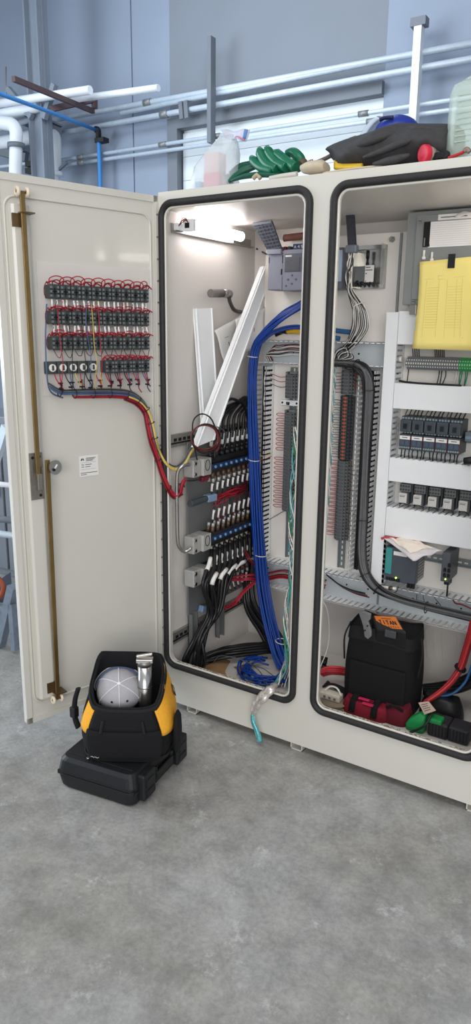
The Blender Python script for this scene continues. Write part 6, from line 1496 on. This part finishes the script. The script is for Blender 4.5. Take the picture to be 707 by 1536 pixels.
# ================================================================ tool case and tote bag on the floor
HARD = mat('black_hard_plastic', (24, 26, 29), .5, 0, .08, 60, bump=.08)
A0 = Vector((.030, -.652, FLOOR)); exc = Vector((.305, .045, 0)).normalized(); eyc = Vector((-exc.y, exc.x, 0))
CM = Matrix(((exc.x, eyc.x, 0, A0.x), (exc.y, eyc.y, 0, A0.y), (0, 0, 1, A0.z), (0, 0, 0, 1)))
CW, CD, CH = .318, .37, .118
t = thing('tool_case', 'black hard plastic tool case lying flat on the concrete under the tote bag', 'tool case', CM @ Vector((CW/2, CD/2, 0)))
def slabs(z0, z1, e0, e1):
    def rc(i, z): return [CM @ Vector((x, y, z)) for x, y in rrect(i, i, CW-i, CD-i, .03, 4)]
    return [rc(e0, z0), rc(e0*.4, z0+.012), rc(e1*.4, z1-.012), rc(e1, z1)]
MB().loft(slabs(0, .058, .014, .0), sm=False).build('base_shell', HARD, t, bev=.002)
MB().loft(slabs(.061, CH, .0, .016), sm=False).build('lid_shell', HARD, t, bev=.002)
mb = MB(); mb.box((.004, .004, .052), (CW-.004, CD-.004, .066), 0, CM); mb.build('seam', BLACKP, t)
for y in (.035, .265):
    l = MB().box((CW-.010, y, .016), (CW+.020, y+.075, CH-.006), 0, CM, .006).build('latch', HARD, t)
    mb = MB(); mb.box((CW+.019, y+.014, .030), (CW+.023, y+.060, .050), 0, CM, .002); mb.box((CW+.019, y+.014, .060), (CW+.023, y+.060, .090), 0, CM, .002); mb.build('latch_clip', BLACKP, l)
mb = MB(); mb.box((CW-.002, .125, .030), (CW+.010, .140, .090), 0, CM, .003); mb.box((CW-.002, .235, .030), (CW+.010, .250, .090), 0, CM, .003); mb.box((CW+.004, .13, .045), (CW+.016, .245, .075), 0, CM, .005); mb.build('handle', HARD, t)
mb = MB()
for k in range(3): mb.box((.03, .04+k*.11, CH-.001), (CW-.03, .055+k*.11, CH+.002), 0, CM, .001)
mb.build('lid_rib', HARD, t)
mb = MB(); mb.box((-.006, .30, .06), (.01, .35, .10), 0, CM, .004); mb.build('hinge_block', HARD, t)
# tote bag
BZ = FLOOR+CH+.003
ex = Vector((.848, .530, 0)).normalized(); ey = Vector((-ex.y, ex.x, 0)); BC = Vector((.200, -.455, 0)); HX, HY = .142, .100
def bag(a, u, off=0.0):
    """surface of the tote: angle a (front is -90 degrees), height share u"""
    ca, sa = math.cos(a), math.sin(a)
    top = .345+.052*max(-1, min(1, sa*1.4))-.012*math.exp(-((math.degrees(a) % 360-270)/40)**2)+.010*math.exp(-((math.degrees(a) % 360-150)/30)**2)
    w = (1.0+.20*math.sin(min(1, u*1.05)*PI))*(1-.14*u); e = .50
    hx, hy = (HX*w+off), (HY*(1+.16*math.sin(u*PI)-.02*u)+off)
    return BC+ex*(hx*math.copysign(abs(ca)**e, ca))+ey*(hy*math.copysign(abs(sa)**e, sa))+Vector((0, 0, BZ+(top-BZ)*u))
N = 48; AN = [2*PI*k/N for k in range(N)]
t = thing('tote_bag', 'black open-topped tool tote with yellow side panels standing on the black case', 'bag', (BC.x, BC.y, BZ))
R = [[bag(a, u) for a in AN] for u in (0, .06, .2, .35, .5, .65, .8, .92, 1)]+[[bag(a, 1, -.004)+Vector((0,0,.004)) for a in AN]]+[[bag(a, u, -.009) for a in AN] for u in (.98, .8, .55, .3)]
MB().loft(R).build('body', FABRIC, t)
def patch(name, m, a0, a1, u0, u1, off, th, nu=10, nv=8, shape=None, par=None):
    def fn(u, v):
        aa = a0+(a1-a0)*u; uu0, uu1 = (u0, u1) if shape is None else shape(u)
        return bag(math.radians(aa), uu0+(uu1-uu0)*v, off)
    return MB().sheet(fn, nu, nv, th).build(name, m, par or t)
YB = mat('amber_fabric', (236, 168, 44), .75, 0, .06, 150, bump=.2)
patch('side_panel', YB, 204, 232, .60, .97, .003, .004, shape=lambda u: (.52+.0*u, .97-.05*u*u))
patch('side_panel', YB, -52, 25, .45, .99, .003, .004, 16, 8, shape=lambda u: (.50-.12*u, .985))
patch('rim_band', mat('black_webbing', (24, 24, 27)), 0, 360, .93, 1.0, .0045, .004, 48, 3)
patch('front_pocket', FABRIC, 232, 306, .05, .62, .008, .006, 14, 6)
patch('pocket_flap', FABRIC, 236, 302, .62, .95, .006, .004, 14, 5)
patch('bottom_guard', mat('black_webbing', (24,24,27)), 0, 360, .0, .07, .004, .004, 48, 3)
sp = bag(math.radians(-8), .42, .012)
R = [[sp+ex*(.014*s*math.cos(q)+.004)+ey*(.045*s*math.sin(q))+Vector((0,0,z)) for q in [2*PI*k/18 for k in range(18)]] for z, s in ((-.085,.7),(-.07,1),(-.01,1.05),(.035,.9),(.055,.4))]
MB().loft(R).build('end_pocket', FABRIC, t)
sp = bag(math.radians(186), .55, .010)
MB().tube([sp+Vector((0,0,.10)), sp-ex*.014+Vector((0,0,.05)), sp-ex*.016+Vector((0,0,-.01)), sp-ex*.006+Vector((0,0,-.05))], .012, 8, 0, 6, flat=((0,1,0), .5)).build('shoulder_strap', mat('black_webbing', (24,24,27)), t)
bk = sp-ex*.018+Vector((0,0,.01)); MB().box(bk-Vector((.012,.012,.02)), bk+Vector((.012,.012,.02)), 0, None, .004).build('buckle', BLACKP, t)
# dark diamond badge with pale strokes on the yellow panel
ba = math.radians(8); bc = bag(ba, .72, .007); tu = (bag(ba+.08, .72, .007)-bc).normalized(); tv = (bag(ba, .80, .007)-bc).normalized(); bn = tu.cross(tv); bn = bn if bn.dot(EYE-bc) > 0 else -bn
dia = [bc-tu*.017, bc-tv*.026, bc+tu*.017, bc+tv*.026]
MB().add([p+bn*.001 for p in dia]+[p+bn*.003 for p in dia], [(0,1,2,3),(7,6,5,4),(0,4,5,1),(1,5,6,2),(2,6,7,3),(3,7,4,0)]).build('badge', mat('badge_dark', (56, 46, 38), .6), t)
mb = MB()
for a, b in (((-.008,.006),(.006,.010)), ((.006,.010),(-.006,-.004)), ((-.006,-.004),(.008,-.006))): mb.beam(bc+tu*a[0]+tv*a[1]+bn*.0034, bc+tu*b[0]+tv*b[1]+bn*.0034, .003, .001, bn)
mb.build('badge_mark', mat('badge_tan', (176, 150, 108), .6), t)
zp_ = bag(math.radians(228), .05, .012); MB().tube([zp_, zp_-Vector((0,0,.006))], .005, 8, 0, 1).build('zipper_pull', STEEL, t)
zq = [bag(math.radians(a), .10+.01*math.sin(a), .0125) for a in range(238, 256, 3)]; MB().tube(zq, .0012, 5).build('zipper', mat('pale_thread', (170, 170, 172), .5), t)
for a in (258, 280): MB().tube([bag(math.radians(a), .60, .013), bag(math.radians(a), .72, .013), bag(math.radians(a), .82, .012)], .007, 6, flat=((0,0,1), .5)).build('flap_strap', mat('black_webbing', (24,24,27)), t)
# baseball cap in the bag
CAPM = mat('grey_cap_cloth', (172, 170, 174), .8, 0, .03, 120, bump=.15); CAPL = mat('pale_seam', (214, 214, 220), .8)
cc = BC-ex*.034+ey*.006+Vector((0,0,.300)); view = (EYE-cc).normalized(); fw = (view*.8+Vector((0,0,.45))).normalized()
xr = fw.cross(Vector((0,0,1))).normalized(); yr = xr.cross(fw); xr = -xr if xr.dot(ex) < 0 else xr
t = thing('baseball_cap', 'grey-white baseball cap sitting in the open tote bag, crown towards the viewer', 'cap', cc-Vector((0,0,.07)))
def dome(a, v, r=.080): return cc+(xr*math.cos(a)+yr*math.sin(a))*(r*math.cos(v))+fw*(r*.86*math.sin(v)-.02)
MB().loft([[dome(2*PI*k/28, PI/2*i/8*.985) for k in range(28)] for i in range(9)]).build('crown', CAPM, t)
for k in range(6): a = PI/2+k*PI/3; MB().tube([dome(a, PI/2*i/7, .0808) for i in range(8)], .0022, 6).build('seam', CAPL, t)
MB().cyl(dome(0, PI/2), dome(0, PI/2)+fw*.005, .0055, 12).build('button', WHITEC, t)
for a in (PI*1.36, PI*1.64): p = dome(a, .72, .081); n_ = (p-cc).normalized(); MB().cyl(p, p+n_*.0015, .0042, 10).build('eyelet', BLACKP, t)
MB().sheet(lambda u, v: cc+(xr*math.cos(PI*.06+u*PI*.88)+yr*math.sin(PI*.06+u*PI*.88))*(.082+.020*v*math.sin(PI*u)**.5)+fw*(-.018-.018*v), 24, 6, .003).build('brim', mat('blue_grey_brim', (110, 126, 156), .75, 0, .08, 60), t)
MB().tube([cc+(xr*math.cos(PI*.06+u*PI*.88)+yr*math.sin(PI*.06+u*PI*.88))*(.082+.020*math.sin(PI*u)**.5)+fw*(-.036) for u in [k/20 for k in range(21)]], .0028, 6, 0, 1).build('brim_edge', WHITEC, t)
# steel flask-like torch
t = thing('steel_flask', 'stainless steel cylinder with clip top standing in the tote bag', 'flask', BC+ex*.052+Vector((0,0,.14)))
ST = mat('stainless', (196, 192, 188), .24, .95, .05, 10)
b0 = BC+ex*.058-ey*.006+Vector((0,0,.150)); b1 = yp(217, 990, (b0.y+.012)); d = (b1-b0)
MB().tube([b0, b0+d*.5, b0+d*.93], .0245, 24, 0, 1).build('body', ST, t)
MB().cyl(b0+d*.62, b0+d*.635, .0252, 24).build('band', mat('dull_steel', (140, 138, 136), .4, .9), t)
MB().cyl(b0+d*.93, b0+d*1.0, .0262, 24).build('neck_ring', mat('dull_steel', (140,138,136)), t)
MB().beam(b0+d*1.0-ex*.028, b0+d*1.0+ex*.030, .03, .014, (0,0,1), ch=.002).build('clip_plate', ST, t)
MB().beam(b0+d*1.05-ex*.028-ey*.0, b0+d*1.09+ex*.028, .012, .008, (0,0,1), ch=.002).build('clip_lever', ST, t)
